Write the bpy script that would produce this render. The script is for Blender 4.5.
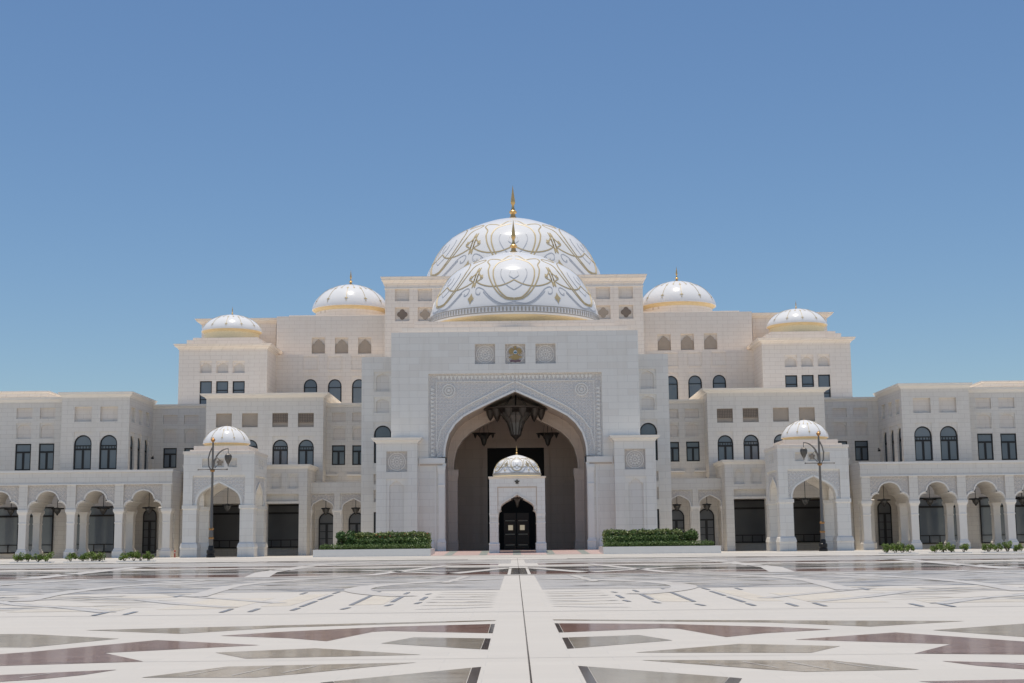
import bpy, bmesh, math, random
from mathutils import Vector, Matrix
from mathutils.geometry import tessellate_polygon
random.seed(7)
R = math.radians
for o in list(bpy.data.objects): bpy.data.objects.remove(o)
scn = bpy.context.scene
col = scn.collection

# ---------------------------------------------------------------- camera
cam = bpy.data.cameras.new('camera'); camo = bpy.data.objects.new('camera', cam); col.objects.link(camo)
cam.sensor_width = 36.0; cam.lens = 36.0*1385/1024; cam.clip_start = 0.1; cam.clip_end = 6000
pitch = math.atan(201/1385); roll = 0.0105; yaw = math.atan(1.5/1385)
M = Matrix.Rotation(yaw, 4, 'Z') @ Matrix.Rotation(math.pi/2+pitch, 4, 'X') @ Matrix.Rotation(-roll, 4, 'Z')
camo.matrix_world = Matrix.Translation((-0.17, 0, 1.65)) @ M
scn.camera = camo
scn.render.resolution_x = 1024; scn.render.resolution_y = 683

# ---------------------------------------------------------------- light
SUN_EL = 86.5; SUN_AZ = -12.0      # azimuth measured from +Y (behind the palace) towards +X
w = bpy.data.worlds.new('World'); scn.world = w; w.use_nodes = True
nt = w.node_tree; bg = nt.nodes['Background']
sky = nt.nodes.new('ShaderNodeTexSky'); sky.sky_type = 'NISHITA'; sky.sun_disc = False
sky.sun_elevation = R(SUN_EL); sky.sun_rotation = R(SUN_AZ)
sky.air_density = 1.5; sky.dust_density = 0.0; sky.ozone_density = 8.0; sky.altitude = 1500
nt.links.new(sky.outputs[0], bg.inputs[0]); bg.inputs[1].default_value = 0.071
sl = bpy.data.lights.new('sun', 'SUN'); sl.energy = 3.0; sl.angle = R(0.53); sl.color = (1.0, 0.91, 0.775)
so = bpy.data.objects.new('sun', sl); col.objects.link(so)
a = R(SUN_AZ); e = R(SUN_EL)
so.rotation_euler = Vector((math.sin(a)*math.cos(e), math.cos(a)*math.cos(e), math.sin(e))).to_track_quat('Z', 'Y').to_euler()
scn.view_settings.view_transform = 'Standard'; scn.view_settings.look = 'None'
scn.view_settings.exposure = 0.36; scn.view_settings.gamma = 1; scn.view_settings.use_curve_mapping = False
scn.cycles.max_bounces = 8; scn.cycles.diffuse_bounces = 6

# ---------------------------------------------------------------- materials
def new_mat(name):
    m = bpy.data.materials.new(name); m.use_nodes = True
    return m, m.node_tree, m.node_tree.nodes['Principled BSDF']
def N(t, typ, **kw):
    n = t.nodes.new(typ)
    for k, v in kw.items(): setattr(n, k, v)
    return n
def mixc(t, fac, a, b, blend='MIX'):
    n = t.nodes.new('ShaderNodeMix'); n.data_type = 'RGBA'; n.blend_type = blend
    for inp, v in ((n.inputs[0], fac), (n.inputs[6], a), (n.inputs[7], b)):
        if hasattr(v, 'links'): t.links.new(v, inp)
        elif isinstance(v, (int, float)): inp.default_value = v
        else: inp.default_value = (*v, 1)
    return n.outputs[2]
def mth(t, op, a, b=None, c=None, clamp=False):
    n = t.nodes.new('ShaderNodeMath'); n.operation = op; n.use_clamp = clamp
    for i, v in enumerate((a, b, c)):
        if v is None: continue
        if hasattr(v, 'links'): t.links.new(v, n.inputs[i])
        else: n.inputs[i].default_value = v
    return n.outputs[0]
def noise(t, scale, detail=3, vec=None):
    n = t.nodes.new('ShaderNodeTexNoise'); n.inputs['Scale'].default_value = scale; n.inputs['Detail'].default_value = detail
    if vec is not None: t.links.new(vec, n.inputs['Vector'])
    return n.outputs[0]
def wallvec(t):
    g = N(t, 'ShaderNodeNewGeometry'); s = N(t, 'ShaderNodeSeparateXYZ'); t.links.new(g.outputs['Position'], s.inputs[0])
    u = mth(t, 'ADD', s.outputs[0], s.outputs[1]); c = N(t, 'ShaderNodeCombineXYZ')
    t.links.new(u, c.inputs[0]); t.links.new(s.outputs[2], c.inputs[1])
    return c.outputs[0], g.outputs['Position']
def stone(name, c1, c2, joint, bw=2.1, bh=0.82, rough=0.45, mortar=0.022):
    m, t, p = new_mat(name); v, pos = wallvec(t)
    b = N(t, 'ShaderNodeTexBrick'); t.links.new(v, b.inputs['Vector'])
    b.inputs['Scale'].default_value = 1; b.inputs['Brick Width'].default_value = bw; b.inputs['Row Height'].default_value = bh
    b.inputs['Mortar Size'].default_value = mortar; b.inputs['Bias'].default_value = -0.45; b.inputs['Mortar Smooth'].default_value = 0.4
    b.inputs['Color1'].default_value = (*c1, 1); b.inputs['Color2'].default_value = (*c2, 1); b.inputs['Mortar'].default_value = (*joint, 1)
    n1 = noise(t, 0.12, 4, pos); n2 = noise(t, 2.5, 5, pos)
    cc = mixc(t, mth(t, 'MULTIPLY', n1, 0.30), b.outputs[0], (c1[0]*0.84, c1[1]*0.80, c1[2]*0.76))
    cc = mixc(t, mth(t, 'MULTIPLY', n2, 0.20), cc, (c1[0]*0.82, c1[1]*0.80, c1[2]*0.78))
    sp = N(t, 'ShaderNodeSeparateXYZ'); t.links.new(pos, sp.inputs[0])
    st = N(t, 'ShaderNodeCombineXYZ')                       # faint rain streaks
    t.links.new(mth(t, 'MULTIPLY', mth(t, 'ADD', sp.outputs[0], sp.outputs[1]), 1.3), st.inputs[0]); t.links.new(mth(t, 'MULTIPLY', sp.outputs[2], 0.12), st.inputs[1])
    sn = noise(t, 1.0, 4, st.outputs[0])
    cc = mixc(t, mth(t, 'MULTIPLY', mth(t, 'SUBTRACT', sn, 0.5, clamp=True), 0.9), cc, (c1[0]*0.7, c1[1]*0.66, c1[2]*0.6))
    t.links.new(cc, p.inputs['Base Color']); p.inputs['Roughness'].default_value = rough
    bp = N(t, 'ShaderNodeBump'); bp.inputs['Strength'].default_value = 0.22; bp.inputs['Distance'].default_value = 0.03
    t.links.new(mth(t, 'SUBTRACT', 1.0, b.outputs['Fac']), bp.inputs['Height']); t.links.new(bp.outputs[0], p.inputs['Normal'])
    return m
def plain(name, c, rough=0.5, metal=0.0, var=0.12, nscale=1.5, spec=0.5):
    m, t, p = new_mat(name); g = N(t, 'ShaderNodeNewGeometry')
    n = noise(t, nscale, 4, g.outputs['Position'])
    cc = mixc(t, n, tuple(x*(1-var) for x in c), tuple(min(1, x*(1+var)) for x in c))
    t.links.new(cc, p.inputs['Base Color']); p.inputs['Roughness'].default_value = rough; p.inputs['Metallic'].default_value = metal
    p.inputs['Specular IOR Level'].default_value = spec
    return m
WHITE = stone('white_marble_blocks', (0.90, 0.865, 0.80), (0.81, 0.755, 0.68), (0.64, 0.61, 0.57), 3.0, 1.02)
CREAM = stone('cream_limestone_blocks', (0.80, 0.755, 0.685), (0.75, 0.695, 0.62), (0.56, 0.51, 0.455), 1.9, 0.70)
UPPER = stone('bounce_tinted_limestone_blocks', (0.94, 0.85, 0.75), (0.90, 0.795, 0.69), (0.64, 0.54, 0.45), 1.9, 0.70)  # lighter, warmer limestone copy; terrace bounce light put into its colour
TRIM = plain('smooth_marble_trim', (0.85, 0.80, 0.73), 0.4, var=0.05)
TRIMW = plain('smooth_white_trim', (0.88, 0.845, 0.785), 0.4, var=0.05)
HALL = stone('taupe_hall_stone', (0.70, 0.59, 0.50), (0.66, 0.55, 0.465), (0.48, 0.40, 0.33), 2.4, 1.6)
GOLD = plain('gold_leaf', (0.88, 0.74, 0.47), 0.45, 0.15, var=0.12, nscale=4)
GOLDB = plain('aged_gold_band', (0.72, 0.57, 0.33), 0.5, 0.2)
GOLDF = plain('gilded_finial_metal', (0.78, 0.50, 0.20), 0.38, 0.6, var=0.12, nscale=4)
GOLDP = plain('gold_mosaic_line', (0.50, 0.405, 0.235), 0.5, 0.12, var=0.1, nscale=4)
KEYM = plain('taupe_mosaic', (0.42, 0.39, 0.35), 0.45, var=0.08)
BLUEG = plain('grey_mosaic_line', (0.48, 0.50, 0.54), 0.4, var=0.08)
FRAME = plain('dark_bronze_frame', (0.018, 0.017, 0.018), 0.4, 0.3)
BRONZE = plain('aged_bronze', (0.055, 0.045, 0.038), 0.45, 0.6)
POSTM = plain('painted_lamp_post', (0.20, 0.18, 0.16), 0.5, 0.4)
LGLASS = plain('smoky_lantern_glass', (0.10, 0.095, 0.088), 0.25)
LATT = plain('tan_lattice_screen', (0.42, 0.35, 0.28), 0.7)
LATTD = plain('brown_screen', (0.22, 0.175, 0.14), 0.7)
DOORB = plain('black_doorway', (0.010, 0.010, 0.011), 0.5, spec=0.2)
DOORW = plain('dark_carved_wood', (0.06, 0.032, 0.02), 0.4)
SOIL = plain('planting_soil', (0.16, 0.12, 0.09), 0.9)
PINK = stone('pink_granite_paving', (0.54, 0.41, 0.39), (0.49, 0.365, 0.345), (0.3, 0.2, 0.19), 1.2, 0.6)
TEAL = plain('grey_green_granite', (0.30, 0.33, 0.31), 0.4)
RED = plain('red_painted_post', (0.45, 0.04, 0.03), 0.5)

def glass_mat():
    m, t, p = new_mat('tinted_window_glass'); g = N(t, 'ShaderNodeNewGeometry')
    n = noise(t, 0.25, 2, g.outputs['Position']); oi = N(t, 'ShaderNodeObjectInfo')
    t.links.new(mixc(t, mth(t, 'MULTIPLY_ADD', n, .4, mth(t, 'MULTIPLY', oi.outputs['Random'], .6)), (0.10, 0.125, 0.15), (0.20, 0.225, 0.25)), p.inputs['Base Color'])
    p.inputs['Roughness'].default_value = 0.12; p.inputs['Specular IOR Level'].default_value = 0.7
    return m
GLASS = glass_mat()
GLASSD = plain('deep_shaded_glass', (0.11, 0.113, 0.12), 0.3, var=0.3, nscale=0.3, spec=0.6)

def carved(name='carved_marble_relief', cA=(0.86, 0.835, 0.80), cB=(0.74, 0.69, 0.64)):
    m, t, p = new_mat(name); v, pos = wallvec(t)
    vo = N(t, 'ShaderNodeTexVoronoi', feature='DISTANCE_TO_EDGE'); t.links.new(v, vo.inputs['Vector']); vo.inputs['Scale'].default_value = 1.9; vo.inputs['Randomness'].default_value = 0.25
    s = N(t, 'ShaderNodeSeparateXYZ'); t.links.new(v, s.inputs[0])
    def tri(x, per): return mth(t, 'ABSOLUTE', mth(t, 'SINE', mth(t, 'MULTIPLY', x, math.pi/per)))
    d1 = tri(mth(t, 'ADD', s.outputs[0], s.outputs[1]), 0.55); d2 = tri(mth(t, 'SUBTRACT', s.outputs[0], s.outputs[1]), 0.55)
    lat = mth(t, 'MINIMUM', d1, d2); lat = mth(t, 'MINIMUM', mth(t, 'MULTIPLY', lat, 2.2), 1.0)
    ed = mth(t, 'MINIMUM', mth(t, 'MULTIPLY', vo.outputs['Distance'], 8.0), 1.0)
    h = mth(t, 'MULTIPLY', lat, ed)
    t.links.new(mixc(t, h, cA, cB), p.inputs['Base Color'])
    p.inputs['Roughness'].default_value = 0.55
    b = N(t, 'ShaderNodeBump', invert=True); b.inputs['Strength'].default_value = 0.8; b.inputs['Distance'].default_value = 0.08
    t.links.new(h, b.inputs['Height']); t.links.new(b.outputs[0], p.inputs['Normal'])
    return m
CARVED = carved(); CARVT = carved('carved_tan_relief', (0.74, 0.69, 0.635), (0.67, 0.61, 0.55))

def dome_mat():
    m, t, p = new_mat('white_mosaic_dome'); g = N(t, 'ShaderNodeNewGeometry')
    n = noise(t, 6, 2, g.outputs['Position']); n2 = noise(t, 0.35, 3, g.outputs['Position'])
    c = mixc(t, n, (0.74, 0.745, 0.75), (0.81, 0.81, 0.81))
    c = mixc(t, mth(t, 'MULTIPLY', n2, 0.2), c, (0.68, 0.69, 0.70))
    t.links.new(c, p.inputs['Base Color']); p.inputs['Roughness'].default_value = 0.2; p.inputs['Specular IOR Level'].default_value = 0.1
    return m
DOME = dome_mat()

def ground_mat():
    m, t, p = new_mat('pale_marble_plaza'); g = N(t, 'ShaderNodeNewGeometry')
    b = N(t, 'ShaderNodeTexBrick'); t.links.new(g.outputs['Position'], b.inputs['Vector'])
    b.inputs['Scale'].default_value = 1; b.inputs['Brick Width'].default_value = 1.2; b.inputs['Row Height'].default_value = 0.6
    b.inputs['Mortar Size'].default_value = 0.004; b.inputs['Mortar Smooth'].default_value = 0.2
    b.inputs['Color1'].default_value = (0.585, 0.55, 0.495, 1); b.inputs['Color2'].default_value = (0.55, 0.518, 0.466, 1); b.inputs['Mortar'].default_value = (0.44, 0.425, 0.40, 1)
    n1 = noise(t, 0.25, 5, g.outputs['Position']); n2 = noise(t, 9, 5, g.outputs['Position'])
    c = mixc(t, mth(t, 'MULTIPLY', n1, 0.35), b.outputs[0], (0.47, 0.44, 0.40))
    c = mixc(t, mth(t, 'MULTIPLY', n2, 0.25), c, (0.52, 0.51, 0.49))
    t.links.new(c, p.inputs['Base Color'])
    p.inputs['Specular IOR Level'].default_value = 0.35; r = mth(t, 'MULTIPLY_ADD', n1, 0.2, 0.5); t.links.new(r, p.inputs['Roughness'])
    return m
GROUND = ground_mat()
def inlay_mat(name, ca, cb, line, rough=0.05, tile=(0.6, 0.3)):
    m, t, p = new_mat(name); g = N(t, 'ShaderNodeNewGeometry')
    b = N(t, 'ShaderNodeTexBrick'); t.links.new(g.outputs['Position'], b.inputs['Vector'])
    b.inputs['Scale'].default_value = 1; b.inputs['Brick Width'].default_value = tile[0]; b.inputs['Row Height'].default_value = tile[1]
    b.inputs['Mortar Size'].default_value = 0.010; b.inputs['Bias'].default_value = 0.0
    b.inputs['Color1'].default_value = (*ca, 1); b.inputs['Color2'].default_value = (*cb, 1); b.inputs['Mortar'].default_value = (*line, 1)
    n1 = noise(t, 1.6, 6, g.outputs['Position']); n2 = noise(t, 14, 4, g.outputs['Position'])
    mp_ = N(t, 'ShaderNodeMapping'); mp_.inputs['Scale'].default_value = (0.55, 5.0, 1); t.links.new(g.outputs['Position'], mp_.inputs['Vector'])
    st = noise(t, 1.0, 5, mp_.outputs[0]); stc = mth(t, 'MULTIPLY', mth(t, 'SUBTRACT', st, 0.52, clamp=True), 5.5, clamp=True)
    c = mixc(t, mth(t, 'MULTIPLY', n1, 0.5), b.outputs[0], tuple(x*0.62 for x in ca))
    c = mixc(t, mth(t, 'MULTIPLY', stc, 0.85), c, (ca[0]*0.42, ca[1]*0.33, ca[2]*0.28))
    c = mixc(t, mth(t, 'MULTIPLY', n2, 0.4), c, tuple(min(1, x*1.35) for x in cb))
    t.links.new(c, p.inputs['Base Color'])
    t.links.new(mth(t, 'MULTIPLY_ADD', n1, 0.12, rough), p.inputs['Roughness']); p.inputs['Specular IOR Level'].default_value = 0.6
    bp = N(t, 'ShaderNodeBump'); bp.inputs['Strength'].default_value = 0.02; bp.inputs['Distance'].default_value = 0.01
    t.links.new(noise(t, 2.0, 3, g.outputs['Position']), bp.inputs['Height']); t.links.new(bp.outputs[0], p.inputs['Normal'])
    return m
I_PUR = inlay_mat('polished_purple_granite', (0.24, 0.13, 0.11), (0.34, 0.205, 0.17), (0.10, 0.06, 0.06))
I_GRN = inlay_mat('polished_olive_granite', (0.35, 0.295, 0.225), (0.49, 0.425, 0.335), (0.55, 0.52, 0.46))
I_GRY = inlay_mat('polished_grey_granite', (0.33, 0.295, 0.24), (0.43, 0.39, 0.325), (0.5, 0.48, 0.43))
I_GRY2 = inlay_mat('polished_dark_grey_granite', (0.15, 0.14, 0.13), (0.21, 0.195, 0.18), (0.1, 0.1, 0.1))
I_DRK = inlay_mat('polished_charcoal_granite', (0.065, 0.055, 0.058), (0.09, 0.08, 0.08), (0.05, 0.05, 0.05))
I_CRM = inlay_mat('cream_travertine', (0.70, 0.635, 0.52), (0.66, 0.60, 0.495), (0.5, 0.45, 0.38), 0.35)
I_SLT = inlay_mat('slate_dash', (0.22, 0.225, 0.235), (0.27, 0.275, 0.285), (0.15, 0.15, 0.16), 0.3)
I_LGY = inlay_mat('light_grey_granite', (0.40, 0.385, 0.36), (0.48, 0.46, 0.43), (0.30, 0.29, 0.28), 0.38)
I_WHT = inlay_mat('white_marble_band', (0.60, 0.565, 0.515), (0.57, 0.54, 0.49), (0.5, 0.49, 0.47), 0.35, (1.2, 0.6))

def leaf_mat(name, c1, c2):
    m, t, p = new_mat(name); g = N(t, 'ShaderNodeNewGeometry')
    c = mixc(t, g.outputs['Random Per Island'], c1, c2)
    t.links.new(c, p.inputs['Base Color']); p.inputs['Roughness'].default_value = 0.5
    return m
LEAF = leaf_mat('dark_hedge_leaves', (0.07, 0.13, 0.035), (0.16, 0.23, 0.06))
LEAF2 = leaf_mat('bright_shrub_leaves', (0.10, 0.165, 0.025), (0.22, 0.30, 0.06))
LEAF3 = leaf_mat('mixed_croton_leaves', (0.10, 0.17, 0.04), (0.24, 0.26, 0.09))
FLOW = plain('red_blossom', (0.6, 0.10, 0.05), 0.6)
STEM = plain('woody_stem', (0.10, 0.07, 0.045), 0.8)

# ---------------------------------------------------------------- mesh builder
class MB:
    def __init__(s): s.v = []; s.f = []
    def add(s, vs, fs):
        b = len(s.v); s.v += [tuple(q) for q in vs]; s.f += [tuple(b+i for i in f) for f in fs]; return s
    def box(s, x0, x1, y0, y1, z0, z1):
        x0, x1 = sorted((x0, x1)); y0, y1 = sorted((y0, y1)); z0, z1 = sorted((z0, z1))
        return s.add([(x0,y0,z0),(x1,y0,z0),(x1,y1,z0),(x0,y1,z0),(x0,y0,z1),(x1,y0,z1),(x1,y1,z1),(x0,y1,z1)],
                     [(0,3,2,1),(4,5,6,7),(0,1,5,4),(1,2,6,5),(2,3,7,6),(3,0,4,7)])
    def loft(s, x0, x1, y0, y1, prof):                 # rectangular rings, prof = [(out, z)] from the bottom up
        x0, x1 = sorted((x0, x1)); vs = []; fs = []
        for o, z in prof: vs += [(x0-o,y0-o,z),(x1+o,y0-o,z),(x1+o,y1+o,z),(x0-o,y1+o,z)]
        for k in range(len(prof)-1):
            for i in range(4):
                j = (i+1) % 4; fs.append((4*k+i, 4*k+j, 4*k+4+j, 4*k+4+i))
        n = 4*(len(prof)-1); fs += [(3,2,1,0), (n,n+1,n+2,n+3)]
        return s.add(vs, fs)
    def sheet(s, mp, outer, holes=(), depth=0.0, rim=True):
        """flat panel in plane coords (u,z) with holes; the holes' reveals (and the outer edge) go back by depth"""
        loops = [outer]+list(holes); pts = [q for l in loops for q in l]
        tris = tessellate_polygon([[Vector((u, z, 0)) for u, z in l] for l in loops])
        s.add([mp(u, z, 0) for u, z in pts], [t for t in tris])
        if depth:
            for i, l in enumerate(loops):
                if i == 0 and not rim: continue
                n = len(l)
                s.add([mp(u, z, 0) for u, z in l]+[mp(u, z, depth) for u, z in l], [(k, (k+1) % n, n+(k+1) % n, n+k) for k in range(n)])
        return s
    def slab(s, mp, outer, depth, holes=()):
        s.sheet(mp, outer, holes, depth)
        loops = [outer]+list(holes); pts = [q for l in loops for q in l]
        tris = tessellate_polygon([[Vector((u, z, 0)) for u, z in l] for l in loops])
        return s.add([mp(u, z, depth) for u, z in pts], [tuple(reversed(t)) for t in tris])
    def tube(s, pts, r, n=6, cap=True):
        pts = [Vector(p) for p in pts]; rs = r if isinstance(r, (list, tuple)) else [r]*len(pts); vs = []; fs = []
        for i, p in enumerate(pts):
            d = (pts[min(i+1, len(pts)-1)]-pts[max(i-1, 0)]).normalized()
            up = Vector((0,0,1)) if abs(d.z) < 0.9 else Vector((1,0,0))
            a = d.cross(up).normalized(); b = a.cross(d)
            for k in range(n): vs.append(p+rs[i]*(math.cos(2*math.pi*k/n)*a+math.sin(2*math.pi*k/n)*b))
        for i in range(len(pts)-1):
            for k in range(n): fs.append((i*n+k, i*n+(k+1) % n, (i+1)*n+(k+1) % n, (i+1)*n+k))
        if cap: fs += [tuple(reversed(range(n))), tuple((len(pts)-1)*n+k for k in range(n))]
        return s.add(vs, fs)
    def lathe(s, cx, cy, prof, n=24, a0=0.0):          # prof = [(r, z)]
        vs = []; fs = []
        for r, z in prof:
            for k in range(n):
                t = a0+2*math.pi*k/n; vs.append((cx+r*math.cos(t), cy+r*math.sin(t), z))
        for i in range(len(prof)-1):
            for k in range(n): fs.append((i*n+k, i*n+(k+1) % n, (i+1)*n+(k+1) % n, (i+1)*n+k))
        fs += [tuple(reversed(range(n))), tuple((len(prof)-1)*n+k for k in range(n))]
        return s.add(vs, fs)
    def build(s, name, mat, parent=None, smooth=False, mirror=False):
        me = bpy.data.meshes.new(name)
        vs = [(-x, y, z) for x, y, z in s.v] if mirror else s.v
        me.from_pydata(vs, [], s.f); me.validate()
        bm = bmesh.new(); bm.from_mesh(me); bmesh.ops.remove_doubles(bm, verts=bm.verts, dist=1e-4); bmesh.ops.recalc_face_normals(bm, faces=bm.faces)
        bm.to_mesh(me); bm.free()
        me.materials.append(mat)
        if smooth:
            for f in me.polygons: f.use_smooth = True
            try: me.set_sharp_from_angle(angle=R(38))
            except Exception: pass
        o = bpy.data.objects.new(name, me); col.objects.link(o)
        if parent is not None:
            o.parent = parent; o.matrix_parent_inverse = Matrix.Translation(-Vector(parent_loc(parent)))
        return o
def parent_loc(p):
    l = Vector(p.location)
    return l if p.parent is None else Vector((0, 0, 0)) if p.type == 'MESH' else l
def tag(o, label, cat, group=None, kind=None):
    if label: o['label'] = label
    if cat: o['category'] = cat
    if group: o['group'] = group
    if kind: o['kind'] = kind
    return o
def thing(name, label, cat, loc=(0,0,0), group=None):
    o = bpy.data.objects.new(name, None); col.objects.link(o); o.location = loc; o.empty_display_size = 1
    return tag(o, label, cat, group)
def copy_tree(o, parent=None):
    c = o.copy(); col.objects.link(c); c.parent = parent
    for ch in o.children: copy_tree(ch, c)
    return c
def FX(y): return lambda u, z, d: (u, y+d, z)          # plane facing the plaza
def FS(x, sg): return lambda u, z, d: (x-sg*d, u, z)   # plane facing sg*X, u runs along Y
def rect(x0, z0, x1, z1): return [(x0,z0),(x1,z0),(x1,z1),(x0,z1)]
def archpts(cx, hw, z0, zs, rise, shape, n=None):       # closed opening outline
    left = [(cx+hw*u, zs+rise*v) for u, v in shape]; right = [(cx-hw*u, zs+rise*v) for u, v in reversed(shape[:-1])]
    return [(cx-hw, z0)]+left+right+[(cx+hw, z0)]
KEEL = [(-1,0),(-.985,.2),(-.94,.36),(-.86,.5),(-.74,.61),(-.55,.72),(-.3,.85),(0,1)]
ROUND = [(-math.cos(R(t)), math.sin(R(t))) for t in range(0, 91, 10)]
LOBE = [(-1,0),(-.99,.14),(-.93,.28),(-.82,.385),(-.68,.44),(-.55,.44),(-.555,.57),(-.51,.71),(-.42,.84),(-.28,.935),(-.13,.98),(0,1)]
PAV = [(-1,0),(-.99,.07),(-.93,.12),(-.86,.16),(-.90,.26),(-.89,.38),(-.80,.50),(-.66,.60),(-.56,.66),(-.40,.75),(-.2,.86),(0,1)]
NICHE = [(-1,0),(-.97,.2),(-.86,.36),(-.66,.44),(-.6,.5),(-.56,.62),(-.42,.74),(-.25,.82),(-.1,.9),(0,1)]
def orect(x0, x1, z0, z1): return rect(min(x0,x1), z0, max(x0,x1), z1)

# window: frame mesh + one pane child; mp = plane map, u/z plane coords
def window(par, mp, u0, u1, z0, z1, kind='rect', d=0.22, mat=None, style='casement'):
    q = mp((u0+u1)/2, (z0+z1)/2, 0)
    PEND[:] = [e_ for e_ in PEND if not (abs(e_[1]-q[1]) < .05 and e_[2] < q[0] < e_[3] and e_[4] < q[2] < e_[5])]
    u0, u1 = sorted((u0, u1)); w_ = u1-u0; cx = (u0+u1)/2; b = min(0.2, w_*0.09)
    if kind == 'arch':
        zs = z1-w_/2; out = archpts(cx, w_/2, z0, zs, w_/2, ROUND); inn = archpts(cx, w_/2-b, z0+b, zs, w_/2-b, ROUND)
    else: out = rect(u0, z0, u1, z1); inn = rect(u0+b, z0+b, u1-b, z1-b)
    m2 = lambda u, z, q: mp(u, z, d+q)
    fm = MB(); fm.slab(m2, out, 0.12, [inn])
    H_ = z1-z0
    def bar(a0, a1, c0, c1, q=-0.02): fm.slab(lambda u, z, k: mp(u, z, d+q+k), orect(a0, a1, c0, c1), 0.1)
    if style == 'casement':
        zt = z0+H_*0.645 if kind == 'rect' else z0+H_*0.56
        bar(u0+b, u1-b, zt, zt+0.28)
        if kind == 'arch':
            bar(u0+b, u1-b, zt+0.62, zt+0.78, -0.018)
            for k in range(5): bar(u0+b+(w_-2*b)*(k+.5)/5-.05, u0+b+(w_-2*b)*(k+.5)/5+.05, zt+.29, zt+.61, -0.014)
        bar(cx-0.17, cx+0.17, z0+b, zt-.004, -0.016)
    elif style == 'transom':
        bar(u0+b, u1-b, z1-H_*0.34, z1-H_*0.34+0.14)
    elif style == 'low':
        bar(u0+b, u1-b, z0+H_*0.24, z0+H_*0.24+0.16)
    elif style == 'shop':
        bar(u0+b, u1-b, z0+H_*0.17, z0+H_*0.17+0.13); bar(u0+b, u1-b, z0+H_*0.78, z0+H_*0.78+0.3, -.024)
        n = max(1, round(w_/1.7))
        for k in range(1, n): bar(u0+w_*k/n-.07, u0+w_*k/n+.07, z0+b, z0+H_*0.17-.004, -0.014)
    elif style == 'door':
        zt = z0+H_*0.70; bar(u0+b, u1-b, zt, zt+0.25)
        bar(cx-0.2, cx+0.2, z0+b, zt-.004, -0.03)
        for k in range(1, 4):
            zz = z0+(zt-z0)*k/4; bar(u0+b, cx-.204, zz-.05, zz+.05, -.01); bar(cx+.204, u1-b, zz-.05, zz+.05, -.01)
    fo = fm.build('window' if style != 'door' else 'door', FRAME, par)
    g = MB(); g.sheet(lambda u, z, q: mp(u, z, d+0.07), inn if kind == 'arch' else rect(u0+b, z0+b, u1-b, z1-b))
    g.build('pane', mat or GLASS, fo)
    return fo
def carved_panel(par, mp, u0, u1, z0, z1, d, kind='rosette'):
    """raised round ornament lying on the back of a recess"""
    u0, u1 = sorted((u0, u1)); cx, cz = (u0+u1)/2, (z0+z1)/2; r = min(u1-u0, z1-z0)/2*0.88; m = MB()
    def ring(r0, r1, h, n=28):
        o = [(cx+r1*math.cos(2*math.pi*k/n), cz+r1*math.sin(2*math.pi*k/n)) for k in range(n)]
        i = [(cx+r0*math.cos(2*math.pi*k/n), cz+r0*math.sin(2*math.pi*k/n)) for k in range(n)]
        m.sheet(lambda u, z, q: mp(u, z, d-h+q), o, [i], h)
    ring(r*.92, r, .07); ring(r*.70, r*.76, .06); ring(r*.12, r*.22, .08, 12)
    for k in range(12):
        t = 2*math.pi*k/12; c, s_ = math.cos(t), math.sin(t)
        pts = [(.28,0),(.46,.10),(.66,0),(.46,-.10)]
        m.sheet(lambda u, z, q: mp(u, z, d-.06+q), [(cx+r*(a*c-b*s_), cz+r*(a*s_+b*c)) for a, b in pts], (), .06)
    return m.build('carved_rosette', TRIM, par)

CORN = [(0,0),(.12,.0),(.16,.18),(.42,.42),(.62,.55),(.66,.85),(.78,.88),(.78,1.0)]
def cornice(m, x0, x1, y0, y1, z0, z1, out):
    m.loft(x0, x1, y0, y1, [(o*out/.78+0.003, z0+(z1-z0)*v) for o, v in CORN]); return m

# ================================================================ STRUCTURE: plaza
g = MB(); g.add([(-3000,-500,0),(3000,-500,0),(3000,4000,0),(-3000,4000,0)], [(0,1,2,3)])
tag(g.build('plaza', GROUND), None, None, kind='structure')
lay = {}
def flat(mat, pts, lvl):
    for s in (1, -1):
        m = lay.setdefault(mat.name, (MB(), mat))[0]
        m.add([(s*x, y, 0.004*lvl) for x, y in (pts if s == 1 else reversed(pts))], [tuple(range(len(pts)))])
def flat1(mat, pts, lvl):
    m = lay.setdefault(mat.name, (MB(), mat))[0]; m.add([(x, y, 0.004*lvl) for x, y in pts], [tuple(range(len(pts)))])
def tess(mat, pts, lvl):
    for s in (1, -1):
        m = lay.setdefault(mat.name, (MB(), mat))[0]
        m.add([(s*x, y, 0.004*lvl) for x, y in pts], tessellate_polygon([[Vector((x, y, 0)) for x, y in pts]]))
tess(I_GRN, [(0.61,30.34),(8.79,28.23),(6.54,26.77),(4.97,28.4),(0.63,30.04)], 1)
tess(I_PUR, [(0.70,28.9),(2.75,28.36),(4.72,27.0),(5.64,26.07),(4.24,25.21),(3.44,24.33),(2.9,26.76),(2.6,26.97),(0.70,26.03)], 1)
tess(I_DRK, [(0.61,28.92),(0.69,28.9),(0.69,26.03),(0.61,26.0)], 1)
tess(I_GRY, [(0.73,24.63),(2.0,25.08),(2.44,23.67),(0.74,22.15)], 1)
tess(I_DRK, [(0.62,24.57),(0.72,24.62),(0.73,22.14),(0.62,22.07)], 1)
tess(I_GRN, [(1.6,21.19),(3.4,22.71),(4.86,22.01),(4.15,20.8)], 1)
tess(I_GRN, [(1.57,19.83),(4.15,19.47),(4.94,18.0),(3.45,17.86),(3.01,18.26)], 1)
tess(I_GRY, [(0.78,18.9),(2.40,17.25),(1.9,15.2),(0.78,14.8)], 1)
tess(I_DRK, [(0.65,19.02),(0.77,18.91),(0.77,14.8),(0.65,14.8)], 1)
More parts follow.
